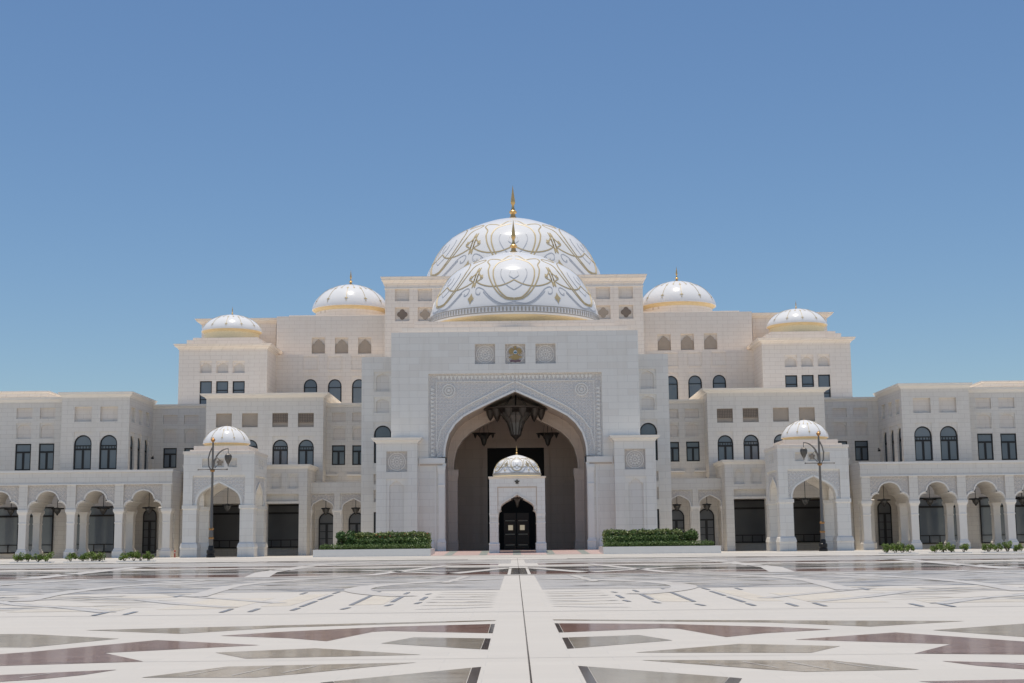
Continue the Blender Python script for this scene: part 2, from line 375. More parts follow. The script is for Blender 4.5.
tess(I_DRK, [(2.41,17.24),(2.54,17.1),(2.1,15.2),(1.91,15.2)], 1)
tess(I_PUR, [(4.46,23.55),(6.55,25.05),(7.92,22.56),(9.6,20.6),(11.0,20.2),(7.6,19.95),(5.57,20.47),(6.64,22.19)], 1)
tess(I_GRN, [(7.36,25.56),(9.61,27.21),(13.5,27.5),(11.5,24.2),(8.29,23.58)], 1)
tess(I_PUR, [(5.58,19.18),(6.53,18.74),(9.0,17.6),(8.0,16.8),(6.22,17.89),(5.82,18.45)], 1)
tess(I_PUR, [(4.5,16.52),(5.77,16.63),(8.5,16.2),(6.0,14.5)], 1)
# thin white stripes on the near panels
for x0, y0, x1, y1 in ((2.3,19.3,2.6,18.7),(2.9,19.4,3.2,18.4),(3.5,19.3,3.8,18.1),(4.1,19.2,4.4,18.2),(6.3,18.7,6.5,18.1),(7.0,18.4,7.2,17.8)):
    flat(I_WHT, [(x0,y0),(x0+.03,y0),(x1+.03,y1),(x1,y1)], 2)
# centre groove
flat1(I_DRK, [(-.012,5),(.012,5),(.012,150),(-.012,150)], 1)
flat1(I_LGY, [(-14,20.42),(14,20.42),(14,20.44),(-14,20.44)], 1)
flat1(I_LGY, [(-34,33.9),(34,33.9),(34,33.97),(-34,33.97)], 1)
# middle field: cream cells, dashes and bands
def seg(mat, a, b, wd, lvl):
    (x0,y0),(x1,y1) = a, b; d = Vector((x1-x0, y1-y0)).normalized(); n = Vector((-d.y, d.x))*wd/2
    flat(mat, [(x0+n.x,y0+n.y),(x1+n.x,y1+n.y),(x1-n.x,y1-n.y),(x0-n.x,y0-n.y)], lvl)
def loz(mat, x, y, l, w_, lvl, sk=0.0):
    flat(mat, [(x, y), (x+l*.5, y+sk*.5-w_/2), (x+l, y+sk), (x+l*.5, y+sk*.5+w_/2)], lvl)
rr = random.Random(3)
for x0, x1, y0, y1 in ((3.83,4.72,38.4,46.2),(6.35,7.2,38.2,47.2),(7.65,9.7,36.9,44.2),(10.5,13.4,36.2,38.2),(11.4,13.2,45.0,47.4),(14.4,17.4,35.6,37.4),(18.4,22.5,35.5,38),(24,28.5,35.8,38.2)):
    flat(I_CRM, [(x0,y0+.3),(x1-.1,y0),(x1,y1-.3),(x0+.12,y1)], 1)
for k in range(9):                                      # the star of thin slivers beside the axis
    y = 36.5+k*1.3; sk = (k % 3-1)*.9
    loz(I_SLT, .72, y-.02, 2.05, .62, 1+.01*k, sk); loz(I_CRM if k % 2 else I_WHT, .82, y-.02+.04*sk, 1.85, .50, 1.3+.01*k, sk*.92)
for k in range(170):                                    # diagonal slivers across the pale field
    x = rr.uniform(9.8, 40); y = rr.uniform(36.0, 48.2); l = rr.uniform(1.4, 3.6)
    loz(rr.choice((I_CRM, I_CRM, I_CRM, I_LGY, I_SLT, I_WHT)), x, y, l, rr.uniform(.15, .55), 1.1+.002*k, l*rr.choice((-.45, .45, .45, 0)))
for dd in (((2.99,46.5),(3.1,45.76)),((2.95,43.61),(2.96,41.24)),((2.87,39.82),(2.95,38.79)),((3.83,47.96),(3.83,46.25)),((3.75,44.9),(3.71,40.14)),
           ((3.58,38.63),(3.67,37.65)),((4.93,49.19),(4.98,47.87)),((4.85,45.95),(4.68,38.36)),((4.55,36.98),(4.63,35.93)),((6.36,49.28),(6.33,47.45)),
           ((6.22,46.25),(6.1,42.33)),((6.05,41.37),(5.94,37.73)),((5.88,36.97),(5.86,35.65)),((7.46,48.92),(7.39,47.12)),((6.91,36.87),(6.83,35.14)),
           ((7.61,36.86),(7.51,34.99)),((9.85,35.87),(9.73,34.34)),((10.54,35.7),(10.41,34.05)),((10.73,47.87),(10.55,45.66)),((11.45,47.64),(11.27,45.68)),
           ((13.6,36.2),(13.4,34.4)),((14.4,36),(14.2,34.2)),((16.2,47.5),(16.0,45.3)),((17.4,47.4),(17.2,45.2)),((17.6,36.1),(17.3,34.4))):
    seg(I_SLT, dd[0], dd[1], 0.13, 3)
def poly_band(pts, wd, lvl, edge=True):
    for p0, p1 in zip(pts, pts[1:]):
        if edge: seg(I_SLT, p0, p1, wd+.10, lvl)
        seg(I_WHT, p0, p1, wd, lvl+.4)
poly_band([(7.83,37.75),(9.84,40.35),(11.9,43.86),(13.74,44.92)], .42, 2.0)
poly_band([(10.54,35.7),(12.75,39.03),(14.32,40.46),(17.5,45.5)], .42, 2.05)
poly_band([(6.9,40.21),(9.08,43.58),(11.81,47.53)], .34, 2.1)
for i in range(7):
    x = 15+i*3.6; poly_band([(x, 35.5), (x+4.5, 41), (x+6.5, 47.5)], .42, 2.15); poly_band([(x+5.5, 35.5), (x+2.5, 41), (x-1.5, 47.5)], .42, 2.2)
# grey field 50..70 m with broken streaks
flat(I_LGY, [(.75,49.6),(44,49.6),(44,70.8),(.75,70.8)], 1)
for k in range(420):
    x = rr.uniform(.8, 40)*rr.uniform(.4, 1); y = rr.uniform(50, 70.2); l = rr.uniform(.8, 4.2)
    if x < .8: x = .8
    loz(rr.choice((I_SLT, I_WHT, I_WHT, I_WHT, I_GRY)), x, y, l, rr.uniform(.3, 1.0), 1.5+.002*k, rr.choice((-1, 1))*rr.uniform(0, 1.3))
# dark reflective band 73..96 m, thinner ones beyond
flat(I_PUR, [(.62,73.2),(50,73.2),(50,80),(.62,80)], 1)
flat(I_GRY2, [(.62,80.01),(60,80.01),(60,95),(.62,95)], 1)
flat(I_GRY2, [(0,73.2),(.45,73.2),(.45,92),(0,92)], 1)
flat(I_PUR, [(1.5,104),(46,104),(46,110),(1.5,110)], 1)
flat(I_LGY, [(.6,112),(70,112),(70,134),(.6,134)], 1); flat(I_GRY, [(5,138),(60,138),(60,143),(5,143)], 1)
for k in range(260):
    y = rr.uniform(74, 146); x = rr.uniform(1, 58)*rr.uniform(.3, 1); l = rr.uniform(2, 9)
    loz(rr.choice((I_WHT, I_WHT, I_LGY, I_PUR, I_GRY2)), max(x, .8), y, l, rr.uniform(.4, 1.7), 1.2+.002*k, rr.choice((-1, 1))*rr.uniform(0, 3))
def arc(cx, cy, r, wd, t0, t1, lvl, mat=None, n=24):
    for k in range(n):
        a0 = R(t0+(t1-t0)*k/n); a1 = R(t0+(t1-t0)*(k+1)/n)
        p = [(cx+(r-wd/2)*math.cos(a0), cy+(r-wd/2)*math.sin(a0)), (cx+(r+wd/2)*math.cos(a0), cy+(r+wd/2)*math.sin(a0)),
             (cx+(r+wd/2)*math.cos(a1), cy+(r+wd/2)*math.sin(a1)), (cx+(r-wd/2)*math.cos(a1), cy+(r-wd/2)*math.sin(a1))]
        if min(q[0] for q in p) > .5: flat(mat or I_WHT, p, lvl)
arc(-9.5, 52.5, 15.5, .95, -32, 70, 4, n=40)
for pts, wd in (([(8.3,73.0),(10.6,66),(11.5,61.2),(11.74,57),(11.26,52),(10.85,47.8),(10.64,45.9)], .75), ([(15,66),(16.7,58),(16.74,53.3),(16.35,48.8),(15.5,43.5)], .75),
                ([(22,72),(23.2,62),(23.4,54),(22.6,46)], .9), ([(2.6,70),(3.15,58.8)], .38)):
    for p0, p1 in zip(pts, pts[1:]): seg(I_WHT, p0, p1, wd, 4.2)
for pts, wd in (([(.62,92),(3.7,76),(9.8,88.5),(16.5,92),(26,84),(38,92)], 1.0), ([(5.25,105),(7.95,74),(12.9,72.5)], .8), ([(12.7,131),(16.2,115),(15.3,85),(13.5,72)], 1.3),
                ([(24,134),(30,110),(26,74)], 1.3), ([(36,72),(44,96),(40,130)], 1.3), ([(2,120),(14,108),(34,112),(50,104)], 1.4)):
    for p0, p1 in zip(pts, pts[1:]): seg(I_WHT, p0, p1, wd, 4.6)
for y in (71.4, 97, 135, 155, 172):
    flat(I_WHT if y < 100 else I_LGY, [(0.0,y),(80,y),(80,y+1.2),(0.0,y+1.2)], 5)
names = {'polished_purple_granite':'purple_granite_inlay','polished_olive_granite':'olive_granite_inlay','polished_grey_granite':'grey_granite_inlay','polished_charcoal_granite':'charcoal_inlay','polished_dark_grey_granite':'dark_grey_granite_inlay','cream_travertine':'cream_inlay','slate_dash':'slate_inlay','light_grey_granite':'pale_grey_inlay','white_marble_band':'white_band'}
for mn, (m, mat) in lay.items():
    me = bpy.data.meshes.new(names[mn]); me.from_pydata(m.v, [], m.f)
    bm = bmesh.new(); bm.from_mesh(me); bmesh.ops.recalc_face_normals(bm, faces=bm.faces)
    for f in bm.faces:
        if f.normal.z < 0: f.normal_flip()
    bm.to_mesh(me); bm.free(); me.materials.append(mat)
    o = bpy.data.objects.new(names[mn], me); col.objects.link(o); o['kind'] = 'structure'
# pink ramp before the great portal
m = MB(); m.add([(-13.5,188,.02),(13.5,188,.02),(13.5,207.4,.5),(-13.5,207.4,.5),(-13.5,240,.5),(13.5,240,.5)], [(0,1,2,3),(3,2,5,4)])
tag(m.build('entrance_ramp', PINK), None, None, kind='structure')
m = MB()
for x in (-9.3, -4.6, 0, 4.6, 9.3): m.add([(x-.55,188.1,.03),(x+.55,188.1,.03),(x+.55,207.3,.51),(x-.55,207.3,.51)], [(0,1,2,3)])
tag(m.build('ramp_stripe', TEAL), None, None, kind='structure')

# ================================================================ DOMES
SPROF = [(1,0),(.995,.06),(.985,.12),(.965,.20),(.935,.29),(.89,.385),(.825,.50),(.745,.61),(.65,.71),(.54,.80),(.41,.88),(.28,.937),(.15,.975),(.06,.992),(0,1)]
BPROF = [(.985,0),(.99,.06),(.983,.12),(.962,.20),(.935,.29),(.897,.385),(.845,.50),(.782,.61),(.69,.71),(.562,.80),(.41,.88),(.272,.937),(.15,.975),(.06,.992),(0,1)]
DPROF = BPROF
def dr(t):                                             # radius fraction at height fraction
    for (r0, z0), (r1, z1) in zip(DPROF, DPROF[1:]):
        if t <= z1: return r0+(r1-r0)*(t-z0)/(z1-z0)
    return 0
def smooth_prof(n=40):
    out = []
    for i in range(n+1):
        t = 1-(1-i/n)**1.0; t = math.sin(t*math.pi/2); out.append((dr(t), t))
    return out
def dome(par, cx, cy, z0, Rr, Hh, fin, decor, mirror=False):
    """z0 = rim height. Returns the dome part; finial, gold band and ornament are its sub-parts"""
    global DPROF
    DPROF = SPROF if decor == 'drops' else BPROF
    m = MB(); prof = [(Rr*.93, z0-.02*Rr), (Rr*.98, z0-.006*Rr)]+[(Rr*r, z0+Hh*t) for r, t in smooth_prof()][:-1]+[(0.02, z0+Hh)]
    m.lathe(cx, cy, prof, 96); d = m.build('dome', DOME, par, smooth=True)
    m = MB(); m.lathe(cx, cy, [(Rr*.89, z0-.16*Rr),(Rr*.895, z0-.10*Rr),(Rr*.91, z0-.06*Rr),(Rr*.94, z0-.03*Rr),(Rr*.97, z0-.013*Rr),(Rr*.98, z0-.008*Rr)], 96)
    m.build('gold_band', GOLD if decor != 'drops' else GOLDB, d, smooth=True)
    z1 = z0+Hh; f = fin
    if f:
        w_ = f*.105
        m = MB(); m.lathe(cx, cy, [(w_*1.15, z1-.03*f),(w_*1.15, z1+.02*f),(w_*.7, z1+.07*f),(w_*.62, z1+.14*f),(w_*1.0, z1+.17*f),(w_*1.05, z1+.21*f),(w_*.55, z1+.26*f),(w_*.38, z1+.33*f),
                              (w_*.34, z1+.40*f),(w_*.62, z1+.46*f),(w_*.60, z1+.52*f),(w_*.44, z1+.64*f),(w_*.26, z1+.78*f),(w_*.12, z1+.9*f),(.012, z1+f)], 16)
        m.build('finial', GOLDF, d, smooth=True)
    def P(az, t, lift):
        r = Rr*dr(t)+lift; return Vector((cx+r*math.sin(R(az)), cy-r*math.cos(R(az)), z0+Hh*t+lift*.5))
    def ribbon(mm, pts, wd, lift=.05):
        # smooth the guide points, then lay a thin raised band along the dome
        q = []
        for i in range(len(pts)-1):
            p0, p1, p2, p3 = pts[max(i-1,0)], pts[i], pts[i+1], pts[min(i+2,len(pts)-1)]
            for k in range(5):
                s_ = k/5; q.append(tuple(.5*((2*b)+(-a+c)*s_+(2*a-5*b+4*c-e_)*s_*s_+(-a+3*b-3*c+e_)*s_**3) for a, b, c, e_ in zip(p0, p1, p2, p3)))
        q.append(pts[-1]); L = [P(a_, max(.005, min(.985, t)), lift) for a_, t in q]; vs = []; fs = []
        for i, p in enumerate(L):
            dd = (L[min(i+1,len(L)-1)]-L[max(i-1,0)]); nrm = Vector((p.x-cx, p.y-cy, (p.z-z0)*.8+.01)).normalized()
            sd = dd.cross(nrm)
            if sd.length < 1e-6: sd = Vector((1,0,0))
            sd = sd.normalized()*wd/2*(.55 if i in (0, len(L)-1) else 1)
            vs += [p-sd-nrm*lift*.9, p-sd*.8, p+sd*.8, p+sd-nrm*lift*.9]
        for i in range(len(L)-1):
            for k in range(3): fs.append((4*i+k, 4*i+k+1, 4*i+5+k, 4*i+4+k))
        mm.add(vs, fs)
    def leaf(mm, az, t, wa, ha, lift=.05, rot=0):
        o = [(0,1),(.35,.45),(1,0),(.35,-.45),(0,-1),(-.35,-.45),(-1,0),(-.35,.45)]
        mm.add([P(az+wa*(x*math.cos(rot)-y*math.sin(rot)), t+ha*(x*math.sin(rot)+y*math.cos(rot)), lift) for x, y in o]+[P(az, t, lift*1.3)], [(i, (i+1) % 8, 8) for i in range(8)])
    if decor == 'arabesque':
        g1, g2, g3 = MB(), MB(), MB(); wd = Rr*.015
        for k in range(6):
            for s_ in (1, -1):
                B = 60*k
                def c(pts): return [(B+s_*a_, t) for a_, t in pts]
                for pts in ARAB_GOLD: ribbon(g1, c(pts), wd)
                for pts in ARAB_GREY: ribbon(g2, c(pts), wd*.62, .045)
                for a_, t, wa, ha, ro in ARAB_LEAF:
                    leaf(g1, B+s_*a_, t, wa, ha, .06, s_*ro)
        # key pattern band above the rim
        for k in range(150):
            a_ = k*2.4; ribbon(g3, [(a_,.028),(a_,.085)], Rr*.018, .04)
        for t in (.018,.095):
            ribbon(g3, [(i*6, t) for i in range(61)], Rr*.010, .045)
        g1.build('gold_arabesque', GOLDP, d); g2.build('grey_arabesque', BLUEG, d); g3.build('key_pattern_band', KEYM, d)
    elif decor == 'drops':
        g1 = MB(); wd = Rr*.012
        for k in range(12):
            a_ = 30*k
            ribbon(g1, [(a_,.80),(a_,.60),(a_,.42),(a_,.30)], wd); leaf(g1, a_, .26, 3.2, .05, .05); leaf(g1, a_, .17, 1.4, .03, .05)
            leaf(g1, a_, .72, 3.0, .055); ribbon(g1, [(a_+15,.93),(a_+15,.84),(a_+15,.76)], wd); leaf(g1, a_+15, .74, 2.4, .05)
        g1.build('gold_drop_ornament', GOLDP, d)
    return d
ARAB_GOLD = [[(0,0.175),(3.6,0.181),(6.2,0.199),(9.8,0.254),(13.9,0.348),(18.4,0.483),(21.2,0.602),(22.1,0.686),(27.6,0.753),(26.7,0.792),(18.0,0.78),(12.2,0.763),(6.5,0.837),(2.2,0.841)],
  [(0,0.193),(3.6,0.201),(5.8,0.22),(9.7,0.295),(13.3,0.403),(16.1,0.533),(16.6,0.636),(14.3,0.708),(8.9,0.753),(1.8,0.782)],
  [(0,0.45),(4.7,0.401),(10.2,0.37),(16.9,0.368),(23.1,0.397),(27.8,0.439)],
  [(31,0.369),(31,0.434),(31,0.507),(31,0.536),(31,0.573),(31,0.598),(31,0.654)],
  [(31,0.369),(30.0,0.414),(27.7,0.457),(24.3,0.499),(27.8,0.551),(31,0.64)],
  [(31,0.426),(31,0.475),(31,0.53),(31,0.554),(31,0.491),(31,0.426)]]
ARAB_GREY = [[(0,0.309),(4.5,0.365),(8.2,0.454),(10.4,0.55),(9.7,0.618)],
  [(0,0.465),(3.5,0.511),(2.8,0.575)],
  [(0,0.151),(3.5,0.134),(7.8,0.128),(12.2,0.168),(17.0,0.244),(21.4,0.329),(25.6,0.365),(27.4,0.336),(26.3,0.279),(24.0,0.268),(23.8,0.297)],
  [(0,0.12),(6.9,0.115),(12.1,0.144),(17.8,0.231),(21.6,0.307)]]
ARAB_LEAF = [(30,.215,2.4,.075,0),(25.5,.52,1.9,.03,.5)]

# ================================================================ BUILDING HELPERS
PEND = []
def block(par, name, mat, x0, x1, y0, y1, z0, z1, fh=(), sh=(), side=0, th=0.45, extra=None):
    """walls with openings over a solid core; fh/sh = hole outlines on the front / on the side facing side*X"""
    x0, x1 = sorted((x0, x1)); m = MB()
    m.box(x0+th, x1-th, y0+th, y1, z0, z1-.02)
    m.sheet(FX(y0), rect(x0, z0, x1, z1), fh, th, rim=False)
    for sg, x in ((-1, x0), (1, x1)):
        m.sheet(FS(x, sg), rect(y0, z0, y1, z1), sh if sg == side else (), th, rim=False)
    m.add([(x0,y0,z1),(x1,y0,z1),(x1,y1,z1),(x0,y1,z1)], [(0,1,2,3)]); m.add([(x0,y1,z0),(x1,y1,z0),(x1,y1,z1),(x0,y1,z1)], [(3,2,1,0)])
    if extra: extra(m)
    o = m.build(name, mat, par)
    for h in fh:
        if len(h) == 4: PEND.append((o, y0, h[0][0], h[2][0], h[0][1], h[2][1], th, mat))
    return o
def H4(s, r, shape='rect'):                            # hole outline from (x0,x1,z0,z1)
    x0, x1, z0, z1 = r; x0, x1 = sorted((s*x0, s*x1))
    return rect(x0, z0, x1, z1)
def sx(s, r):
    a_, b_ = sorted((s*r[0], s*r[1])); return a_, b_, r[2], r[3]
def nested(m, mp, r, shape, d=.16, th=.45, margin=.25, foot=.25, keelz=None):
    """thin plate inside a rectangular recess with an arched opening in it"""
    x0, x1, z0, z1 = r; cx = (x0+x1)/2; hw = (x1-x0)/2-margin; rise = hw*(keelz or 1.0); zs = z1-.2-rise
    ho = archpts(cx, hw, z0+foot, zs, rise, shape)
    m.sheet(lambda u, z, q: mp(u, z, q+d), rect(x0+.002, z0+.002, x1-.002, z1-.002), [ho], th-d-.01, rim=False)
def archwin(par, mp, r, style='casement', top=.45, d=.3, mat=None):
    x0, x1, z0, z1 = r; window(par, mp, x0+.03, x1-.03, z0, z1-top, 'arch', d=d, mat=mat, style=style)
def archplate(m, mp, r, top=.45, d=.12, th=.32):
    """plate that turns a rectangular recess into a round headed window opening"""
    x0, x1, z0, z1 = r; cx = (x0+x1)/2; hw = (x1-x0)/2-.04; z1b = z1-top
    pts = [(x0, z1b-hw), (x0, z1-.002), (x1, z1-.002), (x1, z1b-hw)]+[(cx+hw*math.cos(R(t)), z1b-hw+hw*math.sin(R(t))) for t in range(0, 181, 12)]
    m.sheet(lambda u, z, q: mp(u, z, q+d), pts, (), th-d)

# ================================================================ PALACE (centre)
pal = thing('palace', 'huge cream and white stone palace with five white domes and a tall pointed portal', 'palace', (0, 208, 0))

# ---- portal block
PY = 208.0
ARC = [(445.1,457,0),(445.1,450,0),(446.3,443.7,0),(449,434,0),(455.6,424.4,0),(463.6,417,0),(473.3,411.5,0),(483,406.7,0),(492.6,402,0),(502.3,397.4,0)]
arcL = [(-10.59, 14.47), (-10.57, 15.52), (-10.42, 16.47), (-9.99, 17.93),
        (-9.03, 19.37), (-7.82, 20.47), (-6.35, 21.29), (-4.88, 22.00),
        (-3.42, 22.70), (-1.95, 23.38)]
arcO = [(-11.79, 14.49), (-11.71, 16.24), (-11.24, 18.42), (-10.03, 20.10),
        (-8.30, 21.54), (-6.39, 22.62), (-3.90, 23.83), (-1.98, 24.84)]
apexI = (0, 24.24); apexO = (0, 25.75)
ZI = 14.29; JX = abs(-10.58)
TOPZ = 33.37
FRX = abs(-13.09); FRZ = 27.02
def full(arc, ap): return arc+[ap]+[(-x, z) for x, z in reversed(arc)]
AI = full(arcL, apexI); AO = full(arcO, apexO)
m = MB()
SQ = [(-6.05, -2.99, 28.44, 31.50), (-1.43, 1.60, 28.43, 31.45), (3.15, 6.18, 28.43, 31.47)]
hole = [(-JX, 0), (-JX, ZI), (-FRX, ZI), (-FRX, FRZ), (FRX, FRZ), (FRX, ZI), (JX, ZI), (JX, 0)]
W2 = 18.72
outer = [(-W2, 0), (-JX, 0), (-JX, ZI), (-FRX, ZI), (-FRX, FRZ), (FRX, FRZ), (FRX, ZI), (JX, ZI), (JX, 0), (W2, 0), (W2, TOPZ), (-W2, TOPZ)]
m.sheet(FX(PY), outer, [H4(1, q) for q in SQ], .5, rim=False)
n_ = len(hole); m.add([(u, PY, z) for u, z in hole]+[(u, PY+.5, z) for u, z in hole], [(k, k+1, n_+k+1, n_+k) for k in range(n_-1)])
for q in SQ: m.sheet(lambda u, z, d: (u, PY+.5, z), rect(q[0], q[2], q[1], q[3]))
for sg in (-1, 1): m.sheet(FS(sg*W2, sg), rect(PY, 0, PY+32, TOPZ))
m.add([(-W2,PY,TOPZ),(W2,PY,TOPZ),(W2,PY+32,TOPZ),(-W2,PY+32,TOPZ)], [(0,1,2,3)])
m.build('portal_wall', WHITE, pal)
m = MB()                                              # carved spandrel
m.sheet(FX(PY+.5), [(-FRX, ZI), (-FRX, FRZ), (FRX, FRZ), (FRX, ZI)]+[(-x, z) for x, z in AI[::1]][:1]+[(x, z) for x, z in reversed(AI)][1:])
m.build('carved_spandrel', CARVED, pal)
m = MB()                                              # archivolt edges, frame border, bosses
def strip(m, pts, w_, y, dpt):
    for (a0, a1) in zip(pts, pts[1:]):
        d = Vector((a1[0]-a0[0], a1[1]-a0[1])); n = Vector((-d.y, d.x)).normalized()*w_
        q = [a0, a1, (a1[0]+n.x, a1[1]+n.y), (a0[0]+n.x, a0[1]+n.y)]
        m.slab(FX(y), q, dpt)
strip(m, AI, .30, PY+.30, .22); strip(m, AO, .16, PY+.36, .16)
for sg in (-1, 1):
    m.box(sg*(FRX-.12), sg*(FRX-.02), PY+.36, PY+.5, ZI, FRZ-.15); m.box(sg*(FRX-1.12), sg*(FRX-1.22), PY+.36, PY+.5, ZI, FRZ-1.25)
m.box(-FRX+1.13, FRX-1.13, PY+.36, PY+.5, FRZ-1.22, FRZ-1.12)
k = 0; z = ZI+.2
while z < FRZ-2.2:
    for sg in (-1, 1):
        m.slab(FX(PY+.40), [(sg*(FRX-.3), z), (sg*(FRX-.3), z+.55), (sg*(FRX-.95), z+.275)], .05)
    z += .62
x = -FRX+1.3
while x < FRX-1.8:
    m.slab(FX(PY+.40), [(x, FRZ-.3), (x+.55, FRZ-.3), (x+.275, FRZ-.95)], .05); x += .62
m.build('arch_moulding', TRIMW, pal)
for sg in (-1, 1):
    m = MB(); bx, bz = sg*abs(-10.04), 24.50
    for r0, r1, h in ((.85,1.0,.16),(.45,.6,.14),(.01,.22,.18)):
        n = 24; o_ = [(bx+r1*math.cos(2*math.pi*i/n), bz+r1*math.sin(2*math.pi*i/n)) for i in range(n)]; i_ = [(bx+r0*math.cos(2*math.pi*i/n), bz+r0*math.sin(2*math.pi*i/n)) for i in range(n)]
        m.sheet(FX(PY+.5-h), o_, [i_], h)
    m.build('spandrel_boss', TRIMW, pal)
m = MB()                                              # soffit of the great arch, then the narrower inner arch
n_ = len(AI); full_ = [(-JX, 0)]+AI+[(JX, 0)]; n_ = len(full_)
full_ = [(-JX, 0)]+[(x if abs(x) < JX else math.copysign(JX, x), z) for x, z in AI]+[(JX, 0)]
m.add([(u, PY+.5, z) for u, z in full_]+[(u, PY+9, z) for u, z in full_], [(k, k+1, n_+k+1, n_+k) for k in range(n_-1)])
inner = [(x*.915, z-1.55-.03*(z-14)) for x, z in AI]; jx2 = JX*.915
inn = [(-jx2, 0)]+inner+[(jx2, 0)]
big = [(-14, 0), (-14, 32), (14, 32), (14, 0)]
m.sheet(FX(PY+9), [(-14, 0), (-14, 32), (14, 32), (14, 0)]+list(reversed(inn)))
n2 = len(inn); m.add([(u, PY+9, z) for u, z in inn]+[(u, PY+11, z) for u, z in inn], [(k, k+1, n2+k+1, n2+k) for k in range(n2-1)])
m.sheet(FX(PY+11), [(-14, 0), (-14, 32), (14, 32), (14, 0)]+list(reversed(inn)))
strip(m, inner, .28, PY+8.9, .12)
strip(m, [(x*.965, z-.75) for x, z in AI], .12, PY+8.93, .06)
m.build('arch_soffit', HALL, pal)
m = MB()                                              # hall behind
HB = PY+31
m.sheet(FX(HB), rect(-13.5, 0, 13.5, 26)); m.sheet(FS(-13.5, 1), rect(PY+11, 0, HB, 26)); m.sheet(FS(13.5, -1), rect(PY+11, 0, HB, 26))
m.add([(-13.5,PY+11,25.5),(13.5,PY+11,25.5),(13.5,HB,25.5),(-13.5,HB,25.5)], [(0,1,2,3)])
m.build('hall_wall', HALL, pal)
zc = 11.67
for a0, a1 in ((-13.4,-6.6),(6.6,13.4)):
    m = MB()
    m.box(a0, a1, HB-.35, HB-.01, zc, zc+.5)
    m.slab(FX(HB-.15), rect(a0+1.2, 1.4, a1-.8, zc-1), .13, [rect(a0+1.45, 1.65, a1-1.05, zc-1.25)])
    m.build('hall_moulding', HALL, pal)
dx0, dx1, dz0, dz1 = -5.00, 4.77, 0.04, 17.77
dhw = (dx1-dx0)/2
m = MB(); m.slab(FX(HB-.5), [(-dhw-.9, .5), (-dhw-.9, dz1+1.0), (dhw+.9, dz1+1.0), (dhw+.9, .5), (dhw, .5), (dhw, dz1), (-dhw, dz1), (-dhw, .5)], .48)
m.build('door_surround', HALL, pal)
d = MB().box(-dhw, dhw, HB-.2, HB-.05, .5, dz1).build('great_door', DOORB, pal)
# lower leaves with two pale square plaques
lx = abs(-2.14); zt = 6.64
m = MB()
for sg in (-1, 1):
    m.slab(FX(HB-.34), orect(sg*.08, sg*lx, .6, zt), .14)
dl = m.build('door_leaf', DOORW, d)
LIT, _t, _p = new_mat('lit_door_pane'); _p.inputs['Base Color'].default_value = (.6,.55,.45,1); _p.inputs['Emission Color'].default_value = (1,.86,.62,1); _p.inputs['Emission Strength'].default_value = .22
BRP = plain('pale_brass_plaque', (0.62,0.55,0.42), .45, .1)
for sg in (-1, 1):
    m = MB()
    for zz in (zt-1.3, zt-3.6, zt-5.4): m.slab(FX(HB-.38), orect(sg*.3, sg*(lx-.25), zz-.08, zz+.08), .05)
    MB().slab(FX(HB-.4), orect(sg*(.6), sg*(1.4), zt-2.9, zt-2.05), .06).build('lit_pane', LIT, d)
    m.build('door_plaque', BRP, d)

# columns and imposts at the jambs
for sg in (-1, 1):
    m = MB()
    xa, xb = abs(-11.62), abs(-10.35); iz = 13.48
    m.box(sg*(JX-.22), sg*14.5, PY-.3, PY+.0-.002, iz, ZI)
    m.box(sg*(JX-.22), sg*(JX-.002), PY-.3, PY+2.0, iz, ZI)
    m.box(sg*(JX-.12), sg*14.5, PY-.18, PY-.003, iz-.35, iz-.003)
    m.loft(sg*(JX+.12), sg*(JX+1.0), PY-.30, PY-.01, [(.2,.3),(.2,1.7),(.26,1.75),(.02,2.3),(.02,iz-3.6),(.1,iz-3.2),(.02,iz-3.0),(.03,iz-1.6),(.16,iz-.8),(.16,iz-.36)])
    m.box(sg*(JX+1.35), sg*(JX+1.6), PY-.12, PY-.004, .1, iz-.4); m.loft(sg*(JX+1.9), sg*14.2, PY-.1, PY-.01, [(.25,.1),(.25,1.6),(.0,2.3)])
    m.build('portal_impost', TRIMW, pal)
for sg in (-1, 1):
    m = MB()
    iz2 = 12.98
    m.loft(sg*(jx2-.55), sg*(JX-.01), PY+8.6, PY+9.4, [(.1,.5),(.1,1.8),(0,2),(0,iz2-1.8),(.15,iz2-.9),(.15,iz2)])
    m.build('inner_column', HALL, pal)
# dotted tan course under the impost
TANM = plain('tan_marble', (0.62,0.50,0.40), .5)
for sg in (-1, 1):
    m = MB(); m.box(sg*(JX+.4), sg*14.4, PY-.20, PY-.181, iz-.3, iz-.08)
    for k in range(7): m.box(sg*(JX+.5+k*.58), sg*(JX+.75+k*.58), PY-.24, PY-.201, iz-.26, iz-.12)
    m.build('dentil_course', TANM, pal)

